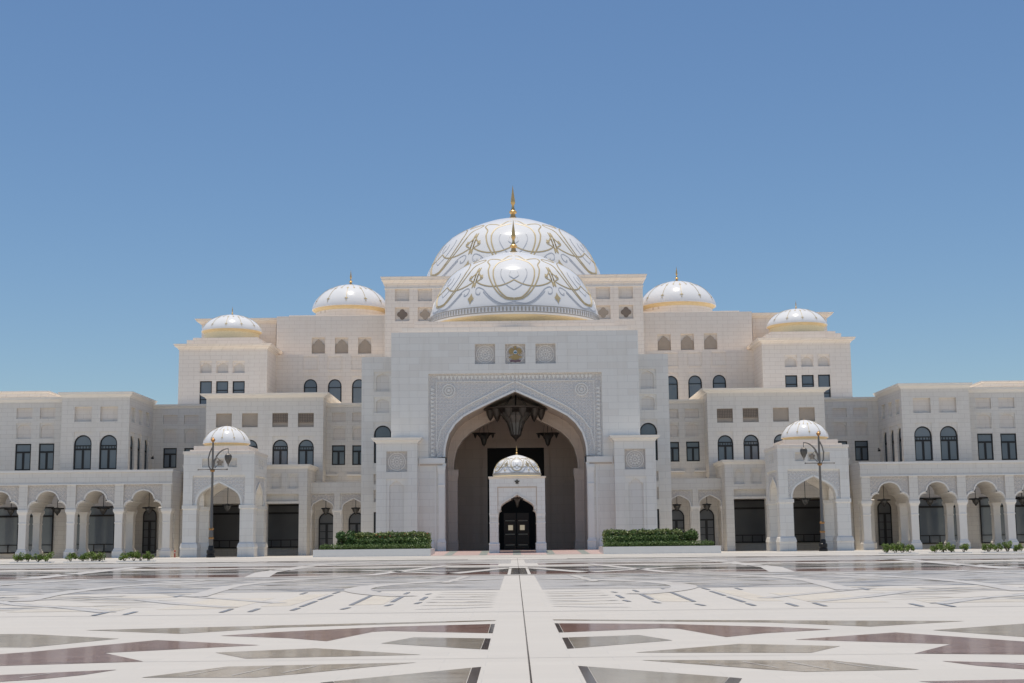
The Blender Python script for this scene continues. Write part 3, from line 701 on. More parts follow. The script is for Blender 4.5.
# square reliefs and the emblem above the arch
for q in SQ: MB().slab(FX(PY+.46), rect(q[0]+.002, q[2]+.002, q[1]-.002, q[3]-.002), .035).build('niche', CARVT, pal)
for q in (SQ[0], SQ[2]): carved_panel(pal, FX(PY), q[0], q[1], q[2], q[3], .5)
q = SQ[1]; ecx, ecz = (q[0]+q[1])/2, (q[2]+q[3])/2; eu = (q[1]-q[0])/2
em = MB(); E_ = lambda pts, dep=.16, m_=None: (m_ or em).slab(FX(PY+.5-dep), [(ecx+eu*a_, ecz+eu*b_) for a_, b_ in pts], dep)
E_([(-.10,.78),(-.02,.84),(.08,.80),(.14,.70),(.10,.60),(.12,.45),(-.12,.45),(-.10,.62),(-.18,.68)], .22)          # head and neck
for sg in (-1, 1):
    E_([(sg*.08,.46),(sg*.30,.62),(sg*.48,.60),(sg*.62,.44),(sg*.68,.20),(sg*.60,.24),(sg*.62,.02),(sg*.50,.12),(sg*.46,-.08),(sg*.34,.08),(sg*.20,-.02),(sg*.10,.10)], .16)
    E_([(sg*.10,-.02),(sg*.22,-.08),(sg*.46,-.20),(sg*.66,-.26),(sg*.60,-.38),(sg*.40,-.34),(sg*.34,-.52),(sg*.22,-.50),(sg*.14,-.24)], .14)
E_([(-.14,.1),(.14,.1),(.13,-.2),(.22,-.52),(0,-.62),(-.22,-.52),(-.13,-.2)], .12)
emb = em.build('emblem', plain('gilt_emblem', (0.46,0.32,0.14), .45, .2), pal)
m2 = MB(); cpts = lambda r, cz_: [(r*math.cos(2*math.pi*i/20), cz_+r*math.sin(2*math.pi*i/20)) for i in range(20)]
E_(cpts(.20,.20), .27, m2); m2.build('emblem_shield', plain('pale_enamel', (0.62,0.66,0.70), .4), emb)
m2 = MB(); E_([(-.17,.18),(.0,.26),(.14,.22),(.17,.12),(.05,.08),(-.12,.08)], .29, m2); m2.build('emblem_crest', plain('teal_enamel', (0.10,0.22,0.28), .4), emb)
m2 = MB(); E_([(-.56,-.62),(-.30,-.56),(0,-.64),(.30,-.56),(.56,-.62),(.48,-.80),(.24,-.74),(0,-.84),(-.24,-.74),(-.48,-.80)], .2, m2); m2.build('emblem_scroll', plain('plum_enamel', (0.22,0.13,0.15), .5), emb)
m2 = MB(); n = 28; m2.sheet(FX(PY+.44), [(ecx+eu*.93*math.cos(2*math.pi*i/n), ecz+eu*.93*math.sin(2*math.pi*i/n)) for i in range(n)], [[(ecx+eu*.86*math.cos(2*math.pi*i/n), ecz+eu*.86*math.sin(2*math.pi*i/n)) for i in range(n)]], .06)
m2.build('emblem_ring', TRIM, emb)

# stepped parapet and front dome
m = MB(); pz = TOPZ
za = 34.32; zb = 35.40
m.box(-17.2, 17.2, 209.2, 238, pz, za); m.box(-15.4, 15.4, 210.4, 237, za, zb)
m.build('parapet_step', UPPER, pal)
zd = 36.53
m = MB(); m.lathe(0, 224, [(14.10*.88, zb-1), (14.10*.88, zd-.9)], 64); m.build('dome_drum', GOLD, pal)
dome(pal, 0, 224, zd, 14.10, 12.41, 5.6, 'arabesque')

# ---- flank piers in front of the portal
for s in (1, -1):
    x0, x1, _, zt = -20.75, -14.64, 0.44, 16.48; x0, x1 = s*x0, s*x1
    med = sx(s, (-19.24, -16.14, 12.20, 15.23)); nic = sx(s, (-19.27, -16.16, 3.07, 11.14))
    nic = (nic[0], nic[1], 1.6, nic[3])
    block(pal, 'portal_pier', WHITE, x0, x1, 206, 208.4, 0, zt, [rect(med[0],med[2],med[1],med[3]), rect(nic[0],nic[2],nic[1],nic[3])], th=.4,
          extra=lambda m: nested(m, FX(206), nic, NICHE, d=.14, th=.4, margin=.45, foot=.0, keelz=.95))
    carved_panel(pal, FX(206), med[0], med[1], med[2], med[3], .36)
    MB().slab(FX(206.36), rect(med[0]+.002, med[2]+.002, med[1]-.002, med[3]-.002), .035).build('niche', CARVT, pal)
    PEND[:] = [e_ for e_ in PEND if not (abs(e_[1]-206) < .05 and abs(e_[4]-med[2]) < .1)]
    m = MB(); cornice(m, min(x0,x1), max(x0,x1), 206, 208.3, zt, 17.26, .75); m.build('cornice', TRIMW, pal)
    m = MB(); m.loft(min(x0,x1), max(x0,x1), 206, 208.3, [(.15,0),(.15,1.0),(.004,1.2)]); m.build('plinth', TRIMW, pal)
    # flank towers
    fx0 = s*-23.85; fx1 = s*-18.6; ft = 30.50
    rs = [sx(s, r) for r in ((-21.93, -19.28, 25.07, 28.13), (-21.91, -19.28, 21.77, 24.17), (-21.92, -19.19, 13.99, 20.25), (-21.93, -19.25, 10.77, 12.30), (-21.92, -19.25, 8.01, 9.85), (-21.90, -19.24, 1.33, 6.49))]
    def ex(m, rs=rs):
        nested(m, FX(214), rs[0], KEEL, margin=.3, foot=.002, keelz=.9); nested(m, FX(214), rs[1], KEEL, margin=.3, foot=.002, keelz=.7); archplate(m, FX(214), rs[2])
    block(pal, 'flank_tower', WHITE, fx0, fx1, 214, 244, 0, ft, [rect(r[0],r[2],r[1],r[3]) for r in rs], extra=ex)
    archwin(pal, FX(214), rs[2], d=.3); window(pal, FX(214), rs[5][0], rs[5][1], rs[5][2], rs[5][3], style='low')

# ---- central tower behind the portal
TX = abs(-22.68); TT = 46.80
holes = []; quat = []
for s in (1, -1):
    for a_ in (395, 417.8):
        r = {395: (-20.94, -18.42, 43.89, 46.03), 417.8: (-16.92, -14.42, 43.84, 45.99)}[a_]; holes.append(sx(s, r))
        r = {395: (-20.93, -18.42, 40.32, 42.76), 417.8: (-16.92, -14.43, 40.28, 42.72)}[a_]; holes.append(sx(s, r)); quat.append((sx(s, r), a_))
block(pal, 'central_tower', UPPER, -TX, TX, 240, 276, 20, TT, [rect(r[0],r[2],r[1],r[3]) for r in holes])
m = MB(); cornice(m, -TX, TX, 240, 276, TT, 48.14, .75); m.build('cornice', UPPER, pal)
m = MB(); m.loft(-TX, TX, 240, 276, [(.12,TT-.75),(.12,TT-.55),(.002,TT-.5)]); m.build('string_course', TRIM, pal)
for r, a_ in quat:
    cx, cz, rr_ = (r[0]+r[1])/2, (r[2]+r[3])/2, (r[1]-r[0])*.36
    pts = []
    for k in range(4):
        for t in range(-60, 61, 20):
            b = R(90*k+45*0); ca, sa = math.cos(b), math.sin(b); px, pz_ = rr_*.52+rr_*.5*math.cos(R(t*1.35)), rr_*.5*math.sin(R(t*1.35)); pts.append((cx+px*ca-pz_*sa, cz+px*sa+pz_*ca))
    MB().slab(FX(240.3), pts, .13).build('quatrefoil_screen', LATTD if a_ == 395 else LATT, pal)
# back dome
BR = (16.28-(-16.37))/2
BR = 17.35; BZ = 62.73-15.3
dome(pal, 0, 258, BZ, BR, 62.73-BZ, 6.6, 'arabesque')

# ---- upper rear wings with medium domes, domed corner blocks
for s in (1, -1):
    # tall rear wall, upper storey set back
    zA = 42.84; zB = 35.47
    nn = [sx(s, r) for r in ((-36.82, -34.42, 35.96, 38.90), (-32.60, -30.20, 35.92, 38.85), (-28.38, -26.00, 35.87, 38.81))]
    block(pal, 'upper_wall', UPPER, s*-43.26, s*-20, 249, 275, 22, zA, [rect(r[0],r[2],r[1],r[3]) for r in nn])
    for r in nn:
        cx = (r[0]+r[1])/2; hw = (r[1]-r[0])/2*.96
        MB().slab(FX(249.28), archpts(cx, hw, r[2]+.02, r[2]+(r[3]-r[2])*.42, (r[3]-r[2])*.5, NICHE), .13).build('niche_screen', LATT, pal)
    m = MB(); m.box(s*-41.27, s*-20, 250.5, 274, zA, zA+.42); m.build('parapet_step', UPPER, pal)
    ww = [sx(s, r) for r in ((-37.91, -35.47, 26.39, 31.57), (-33.57, -31.09, 26.35, 31.52), (-29.26, -26.78, 26.30, 31.48))]
    pp = [sx(s, r) for r in ((-37.89, -35.52, 32.80, 35.14), (-33.57, -31.16, 32.75, 35.09), (-29.26, -26.84, 32.71, 35.05))]
    block(pal, 'upper_wall', UPPER, s*-44.35, s*-19, 247, 249.4, 18, zB, [rect(r[0],r[2],r[1],r[3]) for r in ww], th=.35, extra=lambda m: [archplate(m, FX(247), r, top=.5, d=.1, th=.3) for r in ww])
    for r in pp: MB().slab(FX(246.88), rect(r[0]-.1,r[2]-.1,r[1]+.1,r[3]+.1), .11, [rect(r[0],r[2],r[1],r[3])]).build('panel_frame', UPPER, pal)
    for r in ww: archwin(pal, FX(247), r, style='transom', top=.5, d=.18)
    # medium dome
    mx = s*-31.35; mr = (-24.18-(-38.89))/2
    mz = 45.63
    m = MB(); m.lathe(mx, 262, [(mr*.9, zA), (mr*.9, mz-.2)], 48); m.build('dome_drum', UPPER, pal)
    dome(pal, mx, 262, mz+.3, mr, 51.03-mz-.3, 2.9, 'drops')
    # rear block with big cornice
    rx0 = s*-57.56; rx1 = s*-43.87; zr = 41.99
    block(pal, 'rear_block', UPPER, rx0, rx1, 252, 274, 20, zr)
    m = MB(); cornice(m, min(rx0,rx1), max(rx0,rx1), 252, 274, zr, 42.93, 1.1); m.build('cornice', UPPER, pal)
    # domed corner block
    bx0 = s*-58.22; bx1 = s*-42.91; zc_ = 35.38
    n3 = [sx(s, r) for r in ((-54.54, -52.46, 31.28, 33.34), (-51.71, -49.58, 31.25, 33.31), (-48.87, -46.74, 31.22, 33.28))]
    w3 = [sx(s, r) for r in ((-54.51, -52.41, 25.51, 29.85), (-51.69, -49.58, 27.60, 29.82), (-48.84, -46.73, 27.60, 29.79))]
    block(pal, 'corner_block', UPPER, bx0, bx1, 238, 253, 18, zc_, [rect(r[0],r[2],r[1],r[3]) for r in n3+w3], extra=lambda m: [nested(m, FX(238), r, NICHE, d=.18, margin=.12, foot=.002, keelz=.8) for r in n3])
    for r in w3: window(pal, FX(238), *r, style='low')
    m = MB(); cornice(m, min(bx0,bx1), max(bx0,bx1), 238, 253, zc_, 36.29, .85); m.build('cornice', UPPER, pal)
    zs_ = 37.72
    m = MB(); a0, a1 = sorted((bx0, bx1)); m.box(a0+1.0, a1-1.2, 239.2, 252.6, zc_, zs_-.5); m.box(a0+1.9, a1-2.0, 240, 252.3, zs_-.5, zs_); m.build('parapet_step', UPPER, pal)
    dxc = s*-50.75; drr = (-45.34-(-56.13))/2; dz = 39.29
    dome(pal, dxc, 246, dz+.25, drr, 42.74-dz-.25, 1.5, 'drops')
    m = MB(); m.lathe(dxc, 246, [(drr*.9, zs_), (drr*.9, dz-.2)], 48); m.build('dome_drum', GOLD, pal)

    # ---- mid block
    mx0 = s*-49.73; mx1 = s*-30.87; zm = 25.13
    sq = [sx(s, r) for r in ((-48.12, -45.58, 20.43, 22.68), (-43.94, -41.40, 20.41, 22.67), (-39.07, -36.54, 20.39, 22.65), (-34.94, -32.39, 20.35, 22.61))]
    aw = [sx(s, r) for r in ((-48.02, -45.52, 14.40, 18.96), (-43.85, -41.35, 14.36, 18.92), (-39.01, -36.48, 14.24, 18.90), (-34.88, -32.34, 14.10, 18.86))]
    block(pal, 'middle_block', CREAM, mx0, mx1, 222, 238.5, 0, zm, [rect(r[0],r[2],r[1],r[3]) for r in sq+aw], extra=lambda m: [archplate(m, FX(222), r, top=.5) for r in aw])
    for k, r in enumerate(sq):
        lm = MB(); lm.sheet(FX(222.30), rect(r[0]+.001,r[2]+.001,r[1]-.001,r[3]-.001)); sc = lm.build('lattice_screen', LATT, pal)
        if k > 1:
            lm = MB()
            for i in range(9): lm.box(r[0]+.1+i*.27, r[0]+.2+i*.27, 222.2, 222.29, r[2]+.75, r[3]-.1)
            for i in range(6): lm.box(r[0]+.05, r[1]-.05, 222.18, 222.199, r[2]+.75+i*.26, r[2]+.83+i*.26)
            lm.build('lattice_bar', LATTD, sc)
    for r in aw: archwin(pal, FX(222), r, top=.5, d=.3)
    m = MB(); cornice(m, min(mx0,mx1), max(mx0,mx1), 222, 237.9, zm, 25.84, .95); m.build('cornice', TRIM, pal)
    # recessed wall to the right of the mid block
    qx0 = s*-31.60; qx1 = s*-20; zq = 23.91
    pn = [sx(s, r) for r in ((-30.00, -27.74, 21.48, 22.99), (-26.68, -24.44, 21.45, 22.96), (-29.98, -27.72, 18.50, 20.76), (-26.66, -24.42, 18.47, 20.73))]
    wn = [sx(s, r) for r in ((-29.98, -27.80, 14.43, 17.66), (-26.66, -24.47, 14.40, 17.62))]
    block(pal, 'recessed_wall', CREAM, qx0, qx1, 226, 247, 0, zq, [rect(r[0],r[2],r[1],r[3]) for r in pn+wn], th=.3, extra=lambda m: [nested(m, FX(226), r, ROUND, d=.12, th=.3, margin=.15, foot=.002, keelz=.6) for r in pn[2:]])
    for r in wn: window(pal, FX(226), *r, d=.12)
    m = MB(); cornice(m, min(qx0,qx1)+(0.01 if s > 0 else 0), max(qx0,qx1), 226, 246.8, zq, 24.52, .45); m.build('cornice', TRIM, pal)
    for r in ((-31.01, -28.98, 12.67, 12.92), (-27.43, -25.16, 12.63, 12.88)): r = sx(s, r); MB().box(r[0], r[1], 225.5, 225.99, r[2], r[3]).build('ledge', TRIM, pal)

    # ---- lower entrance block beside the porch
    lx0 = s*-50.6; lx1 = s*-32.00; zl = 13.17
    op = sx(s, (-38.14, -33.24, 0.43, 7.90)); op = (op[0], op[1], 0.0, op[3])
    rc = sx(s, (-38.21, -33.29, 8.26, 9.36))
    nc = [sx(s, r) for r in ((-37.66, -35.91, 10.19, 12.48), (-35.06, -33.29, 10.17, 12.45))]
    oh = orect(op[0], op[1], .02, op[3]); o2 = sx(s, (-47.06, -40.65, 0.52, 7.99)); oh2 = orect(o2[0], o2[1], .02, o2[3])
    m = MB()
    ol = rect(min(lx0,lx1), 0, max(lx0,lx1), zl)
    m.slab(FX(213), ol, 1.3, [oh, oh2, rect(rc[0],rc[2],rc[1],rc[3])]+[rect(r[0],r[2],r[1],r[3]) for r in nc])
    for r in nc: nested(m, FX(213), r, KEEL, d=.15, th=.4, margin=.2, foot=.002, keelz=.8); m.sheet(FX(213.4), rect(r[0]-.1,r[2]-.1,r[1]+.1,r[3]+.1))
    m.sheet(FX(213.6), rect(rc[0]-.1,rc[2]-.1,rc[1]+.1,rc[3]+.1))
    m.sheet(FS(lx1, s), rect(214.301, 0, 222, zl)); m.sheet(FX(221.5), rect(min(lx0,lx1), 0, max(lx0,lx1), zl))
    m.add([(lx0,214.3,zl),(lx1,214.3,zl),(lx1,222,zl),(lx0,222,zl)], [(0,1,2,3)]); m.add([(lx0,214.3,10.2),(lx1,214.3,10.2),(lx1,221.4,10.2),(lx0,221.4,10.2)], [(0,1,2,3)])
    m.build('entrance_block', CREAM, pal)
    m = MB(); cornice(m, min(lx0,lx1), max(lx0,lx1), 213, 222, zl, 13.85, .5); m.build('cornice', TRIM, pal)
    window(pal, FX(221.5), op[0]-(2.2 if s > 0 else .6), op[1]+(.6 if s > 0 else 2.2), 1.2, 7.96, d=-.35, mat=GLASSD, style='shop')
    window(pal, FX(221.5), o2[0]-(1.6 if s > 0 else .2), o2[1]+(.2 if s > 0 else 1.6), 1.2, 7.96, d=-.35, mat=GLASSD, style='shop')

    # ---- arcade with pointed arches
    ax0 = lx1; ax1 = s*-21.2; za_ = 11.27; zp = 9.49
    m = MB(); cs = (s*-30.19, s*-25.38); zsn = 7.03; rise = 8.65-zsn
    m.slab(FX(217.25), orect(ax0, ax1, 0, zp+.01), .9, [archpts(c_, 1.68, .02, zsn, rise, KEEL) for c_ in cs])
    m.slab(FX(217), orect(ax0, ax1, zp+.012, za_), 1.2)
    for c_ in (s*-32.49, s*-27.90, s*-23.16): m.box(c_-.45, c_+.45, 217.0, 217.248, 0, zp+.008)
    m.box(ax0, ax1, 221.71, 226.2, za_-.6, za_-.21)
    m.sheet(FX(221.7), orect(s*-34, ax1, 0, za_-.2))
    m.build('pointed_arcade', CREAM, pal)
    for c_ in cs:
        pn_ = [(c_+1.68*u, zsn+rise*v) for u, v in KEEL]; pn_ += [(2*c_-x, z) for x, z in reversed(pn_[:-1])]
        if pn_[0][0] > pn_[-1][0]: pn_.reverse()
        MB().sheet(FX(217.22), [(c_-1.78, zsn)]+pn_+[(c_+1.78, zsn), (c_+1.78, zp-.05), (c_-1.78, zp-.05)], (), .02).build('carved_spandrel', CARVT, pal)
        mm = MB()
        for q0, q1 in zip(pn_, pn_[1:]):
            d_ = Vector((q1[0]-q0[0], q1[1]-q0[1])); n = Vector((-d_.y, d_.x)).normalized()*.16
            mm.slab(FX(217.13), [q0, q1, (q1[0]+n.x, q1[1]+n.y), (q0[0]+n.x, q0[1]+n.y)], .085)
        mm.build('arch_moulding', TRIM, pal)
    for c_ in (s*-32.49, s*-27.90, s*-23.16):
        m = MB(); m.loft(c_-.62, c_+.62, 217.1, 218.0, [(.0,zsn-.9),(.12,zsn-.35),(.16,zsn-.3),(.16,zsn)]); m.loft(c_-.6, c_+.6, 217.1, 218.0, [(.15,0),(.15,.8),(.0,.95),(.0,zsn-.9)])
        m.build('column', TRIM, pal)
    for r in ((-31.38, -28.81, 0.94, 6.67), (-26.63, -24.06, 0.89, 6.62)):
        r = sx(s, r); window(pal, FX(221.7), r[0], r[1], .35, r[3], 'arch', d=-.2, mat=GLASSD, style='door')

# ================================================================ SIDE WINGS
def wing(s, name_lab):
    wg = thing('palace_wing', name_lab, 'wing', (s*-72, 207, 0))
    # recessed wall behind (between the projecting block and the mid block)
    rx0 = s*-62; rx1 = s*-49.0; zt = 24.58
    pn = [sx(s, r) for r in ((-59.28, -56.88, 21.98, 23.47), (-55.75, -53.35, 21.94, 23.43), (-59.21, -56.89, 18.85, 21.14), (-55.68, -53.33, 18.81, 21.10))]
    wn = [sx(s, r) for r in ((-59.12, -56.87, 14.60, 17.95), (-55.63, -53.38, 14.56, 17.91))]
    block(wg, 'recessed_wall', CREAM, rx0, rx1, 232.5, 246, 0, zt, [rect(r[0],r[2],r[1],r[3]) for r in pn+wn], th=.3, extra=lambda m: [nested(m, FX(232.5), r, ROUND, d=.14, th=.3, margin=.15, foot=.002, keelz=.6) for r in pn[2:]])
    for r in wn: window(wg, FX(232.5), *r, d=.12)
    m = MB(); cornice(m, min(rx0,rx1)+.01, max(rx0,rx1)-.01, 232.5, 246, zt, 25.26, .5); m.build('cornice', TRIM, wg)
    # projecting block
    bx0, bx1 = s*-71.65, s*-60.98; zt = 25.04
    pn = [sx(s, r) for r in ((-69.63, -66.91, 21.24, 23.59), (-65.56, -62.80, 21.23, 23.57))]
    wn = [sx(s, r) for r in ((-69.61, -66.78, 13.68, 19.63), (-65.55, -62.75, 13.69, 19.62))]
    sy = [(219.1,221.5), (223.4,225.8), (227.7,230.1)]; z0w, z1w = wn[0][2], wn[0][3]
    sw = [(a_, b_, z0w, z1w) for a_, b_ in sy]; spn = [(a_, b_, pn[0][2], pn[0][3]) for a_, b_ in sy]
    sg = s                                             # side facing the axis
    def ex(m):
        for r in wn: archplate(m, FX(218), r, top=.5)
        for r in sw: archplate(m, FS(bx1, sg), r, top=.5)
    block(wg, 'corner_pavilion', CREAM, bx0, bx1, 218, 232.6, 11, zt, [rect(r[0],r[2],r[1],r[3]) for r in pn+wn], [rect(r[0],r[2],r[1],r[3]) for r in sw+spn], side=sg, extra=ex)
    for r in wn: archwin(wg, FX(218), r, top=.5)
    for r in sw: archwin(wg, FS(bx1, sg), r, top=.5)
    m = MB(); cornice(m, min(bx0,bx1), max(bx0,bx1), 218, 232.2, zt, 25.89, .6); m.build('cornice', TRIM, wg)
    # outer wall
    ox1 = bx0; ox0 = s*-98; zt = 24.67
    cells = []
    cols = [sx(s, r) for r in ((-76.13, -73.67, 22.08, 23.76), (-79.88, -77.35, 22.09, 23.75))]
    lowp = [sx(s, r) for r in ((-76.06, -73.66, 18.91, 21.35), (-79.83, -77.34, 18.89, 21.32))]
    win = [sx(s, r) for r in ((-76.09, -73.63, 13.85, 18.08), (-79.85, -77.33, 13.82, 18.06))]
    def shift(r, k): return (r[0]-s*k, r[1]-s*k, r[2], r[3])
    step = abs(cols[0][0]-cols[1][0]) 
    for L in (cols, lowp, win): L += [shift(L[0], 4.05*2.0*0+11.2), shift(L[1], 11.2), shift(L[0], 19.5)]
    block(wg, 'outer_wall', CREAM, ox0, ox1, 221, 240, 11, zt, [rect(r[0],r[2],r[1],r[3]) for r in cols+lowp+win], th=.3, extra=lambda m: [nested(m, FX(221), r, ROUND, d=.12, th=.3, margin=.15, foot=.002, keelz=.6) for r in lowp])
    for r in win: window(wg, FX(221), *r, d=.12)
    m = MB(); a0, a1 = sorted((ox0, ox1)); cornice(m, a0, a1, 221, 240, zt, 25.45, .5); m.build('cornice', TRIM, wg)
    m = MB(); a0, a1 = sorted((s*-98, s*-77.66)); cornice(m, a0, a1, 227, 240, zt+.5, 27.07, 1.2); m.build('roof_parapet', UPPER, wg)
    # arcade
    A0, A1 = s*-98.0, s*-51.24; zt = 12.94; zp = 10.97
    pc = [s*v for v in (-51.98, -59.08, -66.2, -73.36, -80.5, -87.65, -94.8)]
    zs_ = 6.92; rise = 9.91-zs_
    ac = [(pc[i]+pc[i+1])/2 for i in range(6)]
    m = MB()
    A1i = A1-s*.61
    vo = [(A0, zs_+.56), (A0, zp), (A1i, zp), (A1i, zs_+.56)]
    # one long vault-cut wall: openings reach the bottom edge, so the outline runs through every arch
    arcs_ = sorted(ac); out = []
    x_lo, x_hi = sorted((A0, A1i))
    out = [(x_lo, zs_)]
    for c_ in arcs_:
        pts = [(c_+2.8*u, zs_+rise*v) for u, v in LOBE]; out += pts+[(c_-2.8*u, zs_+rise*v) for u, v in reversed(LOBE[:-1])]
    out += [(x_hi, zs_), (x_hi, zp), (x_lo, zp)]
    m.slab(FX(207.3), out, 6.7)
    m.slab(FX(207), orect(A0, A1, zp+.003, zt), .298)
    for c_ in pc: m.box(c_-.66, c_+.66, 207, 207.298, zs_+.3, zp)
    m.box(A0, A1i, 207.71, 214.0, zt-.9, zt-.3)
    m.box(A0, A1i, 207.3, 207.7, zp+.005, zt)
    m.slab(FS(A1, s), rect(207.31, zs_+.3, 217.9, zp), .6, [archpts(213.6, 1.5, zs_+.31, 7.4, 2.6, KEEL)])
    m.slab(FS(A1, s), rect(207.3, zp+.005, 217.9, zt), .6)
    m.box(A1, A1-s*.6, 215.1, 217.89, 0, zs_+.298); m.box(A1, A1-s*.6, 209.0, 212.1, 0, zs_+.298)
    m.box(A0, s*-61.9, 217.9, 221.5, 0, 11.6)
    m.sheet(FX(224.0), orect(s*-62.0, s*-49.5, 0, zt)); m.sheet(FS(s*-61.89, s), rect(217.9, 0, 224, zt-1))
    m.add([(s*-62,218.0,10.4),(s*-49.5,218,10.4),(s*-49.5,224,10.4),(s*-62,224,10.4)], [(0,1,2,3)])
    m.build('arcade', CREAM, wg)
    for c_ in ac:
        pn_ = [(c_+2.8*u, zs_+.3+(rise-.3)*v) for u, v in LOBE]; pn_ += [(2*c_-x, z) for x, z in reversed(pn_[:-1])]
        u0, u1 = c_-2.86, c_+2.86
        if pn_[0][0] > pn_[-1][0]: pn_.reverse()
        MB().sheet(FX(207.26), [(u0, zs_+.3)]+[(x, z) for x, z in pn_]+[(u1, zs_+.3), (u1, zp-.02), (u0, zp-.02)], (), .03).build('carved_spandrel', CARVT, wg)
        mm = MB()
        for q0, q1 in zip(pn_, pn_[1:]):
            d_ = Vector((q1[0]-q0[0], q1[1]-q0[1])); n = Vector((-d_.y, d_.x)).normalized()*.2
            mm.slab(FX(207.16), [q0, q1, (q1[0]+n.x, q1[1]+n.y), (q0[0]+n.x, q0[1]+n.y)], .1)
        mm.build('arch_moulding', TRIM, wg)
    for c_ in pc:
        for y0, y1, w_ in ((207.12, 208.5, .56), (213.2, 214.4, .5)):
            if y0 > 210 and abs(c_) < 54: continue
            m = MB()
            m.loft(c_-w_, c_+w_, y0, y1, [(.24,0),(.24,.95),(.10,1.15),(.08,1.3),(.0,1.4),(.0,zs_-1.9),(.05,zs_-1.85),(.05,zs_-1.65),(.0,zs_-1.6),(.05,zs_-.5),(.2,zs_-.15),(.24,zs_-.1),(.24,zs_+.29)])
            m.build('column', TRIM, wg)
    MB().box(A0, A1+s*.12, 206.85, 206.998, zp-.16, zp-.0).build('string_course', TRIM, wg)
    MB().box(A0, A1+s*.15, 206.85, 206.998, zt-.28, zt+.03).build('coping', TRIM, wg)
    # ground-floor glazing seen through the arches
    for x0, x1 in ((-69.04,-62.61),(-76.44,-72.23),(-83.93,-77.61),(-92,-86)):
        window(wg, FX(217.9), s*x0, s*x1, .75, 7.9, d=-.25, style='shop')
    # inner porch columns and the arched door
    r = sx(s, (-59.80, -58.01, 1.08, 6.82)); window(wg, FX(224), r[0]-.1, r[1]+.3, .6, 7.6, 'arch', d=-.25, mat=GLASSD, style='door')
    window(wg, FX(224), s*-53.2, s*-51.4, .6, 8.4, 'arch', d=-.25, mat=GLASSD, style='transom')
    for xx in (-54.9, -60.9):
        x = s*xx; m = MB(); m.loft(x-.5, x+.5, 216.2, 217.2, [(.18,0),(.18,1.0),(.0,1.2),(.0,6.6),(.15,7.1),(.15,7.6),(0,7.7)])
        m.build('inner_column', TRIM, wg)
    # small wall spotlight
    x, z = s*-59.73, 16.34
    MB().tube([(x,228.5,z),(x,228.1,z),(x,227.95,z-.25)], .09).box(x-.2, x+.2, 227.8, 228.1, z-.5, z-.2).build('spotlight', FRAME, wg)
    return wg
wing(1, 'two storey cream wing with a lobed arcade, left of the palace portal')
wing(-1, 'two storey cream wing with a lobed arcade, right of the palace portal')

NICHW = stone('shade_tinted_white_niche', (0.82, 0.78, 0.725), (0.77, 0.73, 0.67), (0.55, 0.50, 0.45), 3.0, 1.02)  # white wall stone toned down, recess shade put into the colour
NICHB = stone('shade_tinted_niche_back', (0.79, 0.72, 0.64), (0.75, 0.68, 0.60), (0.58, 0.51, 0.44), 1.9, 0.70)  # tan-darkened limestone, the niches' shade put into its colour
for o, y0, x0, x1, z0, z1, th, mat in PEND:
    MB().slab(FX(y0+th-.03), rect(x0+.002, z0+.002, x1-.002, z1-.002), .028).build('niche', NICHW if mat is WHITE else NICHB, o)

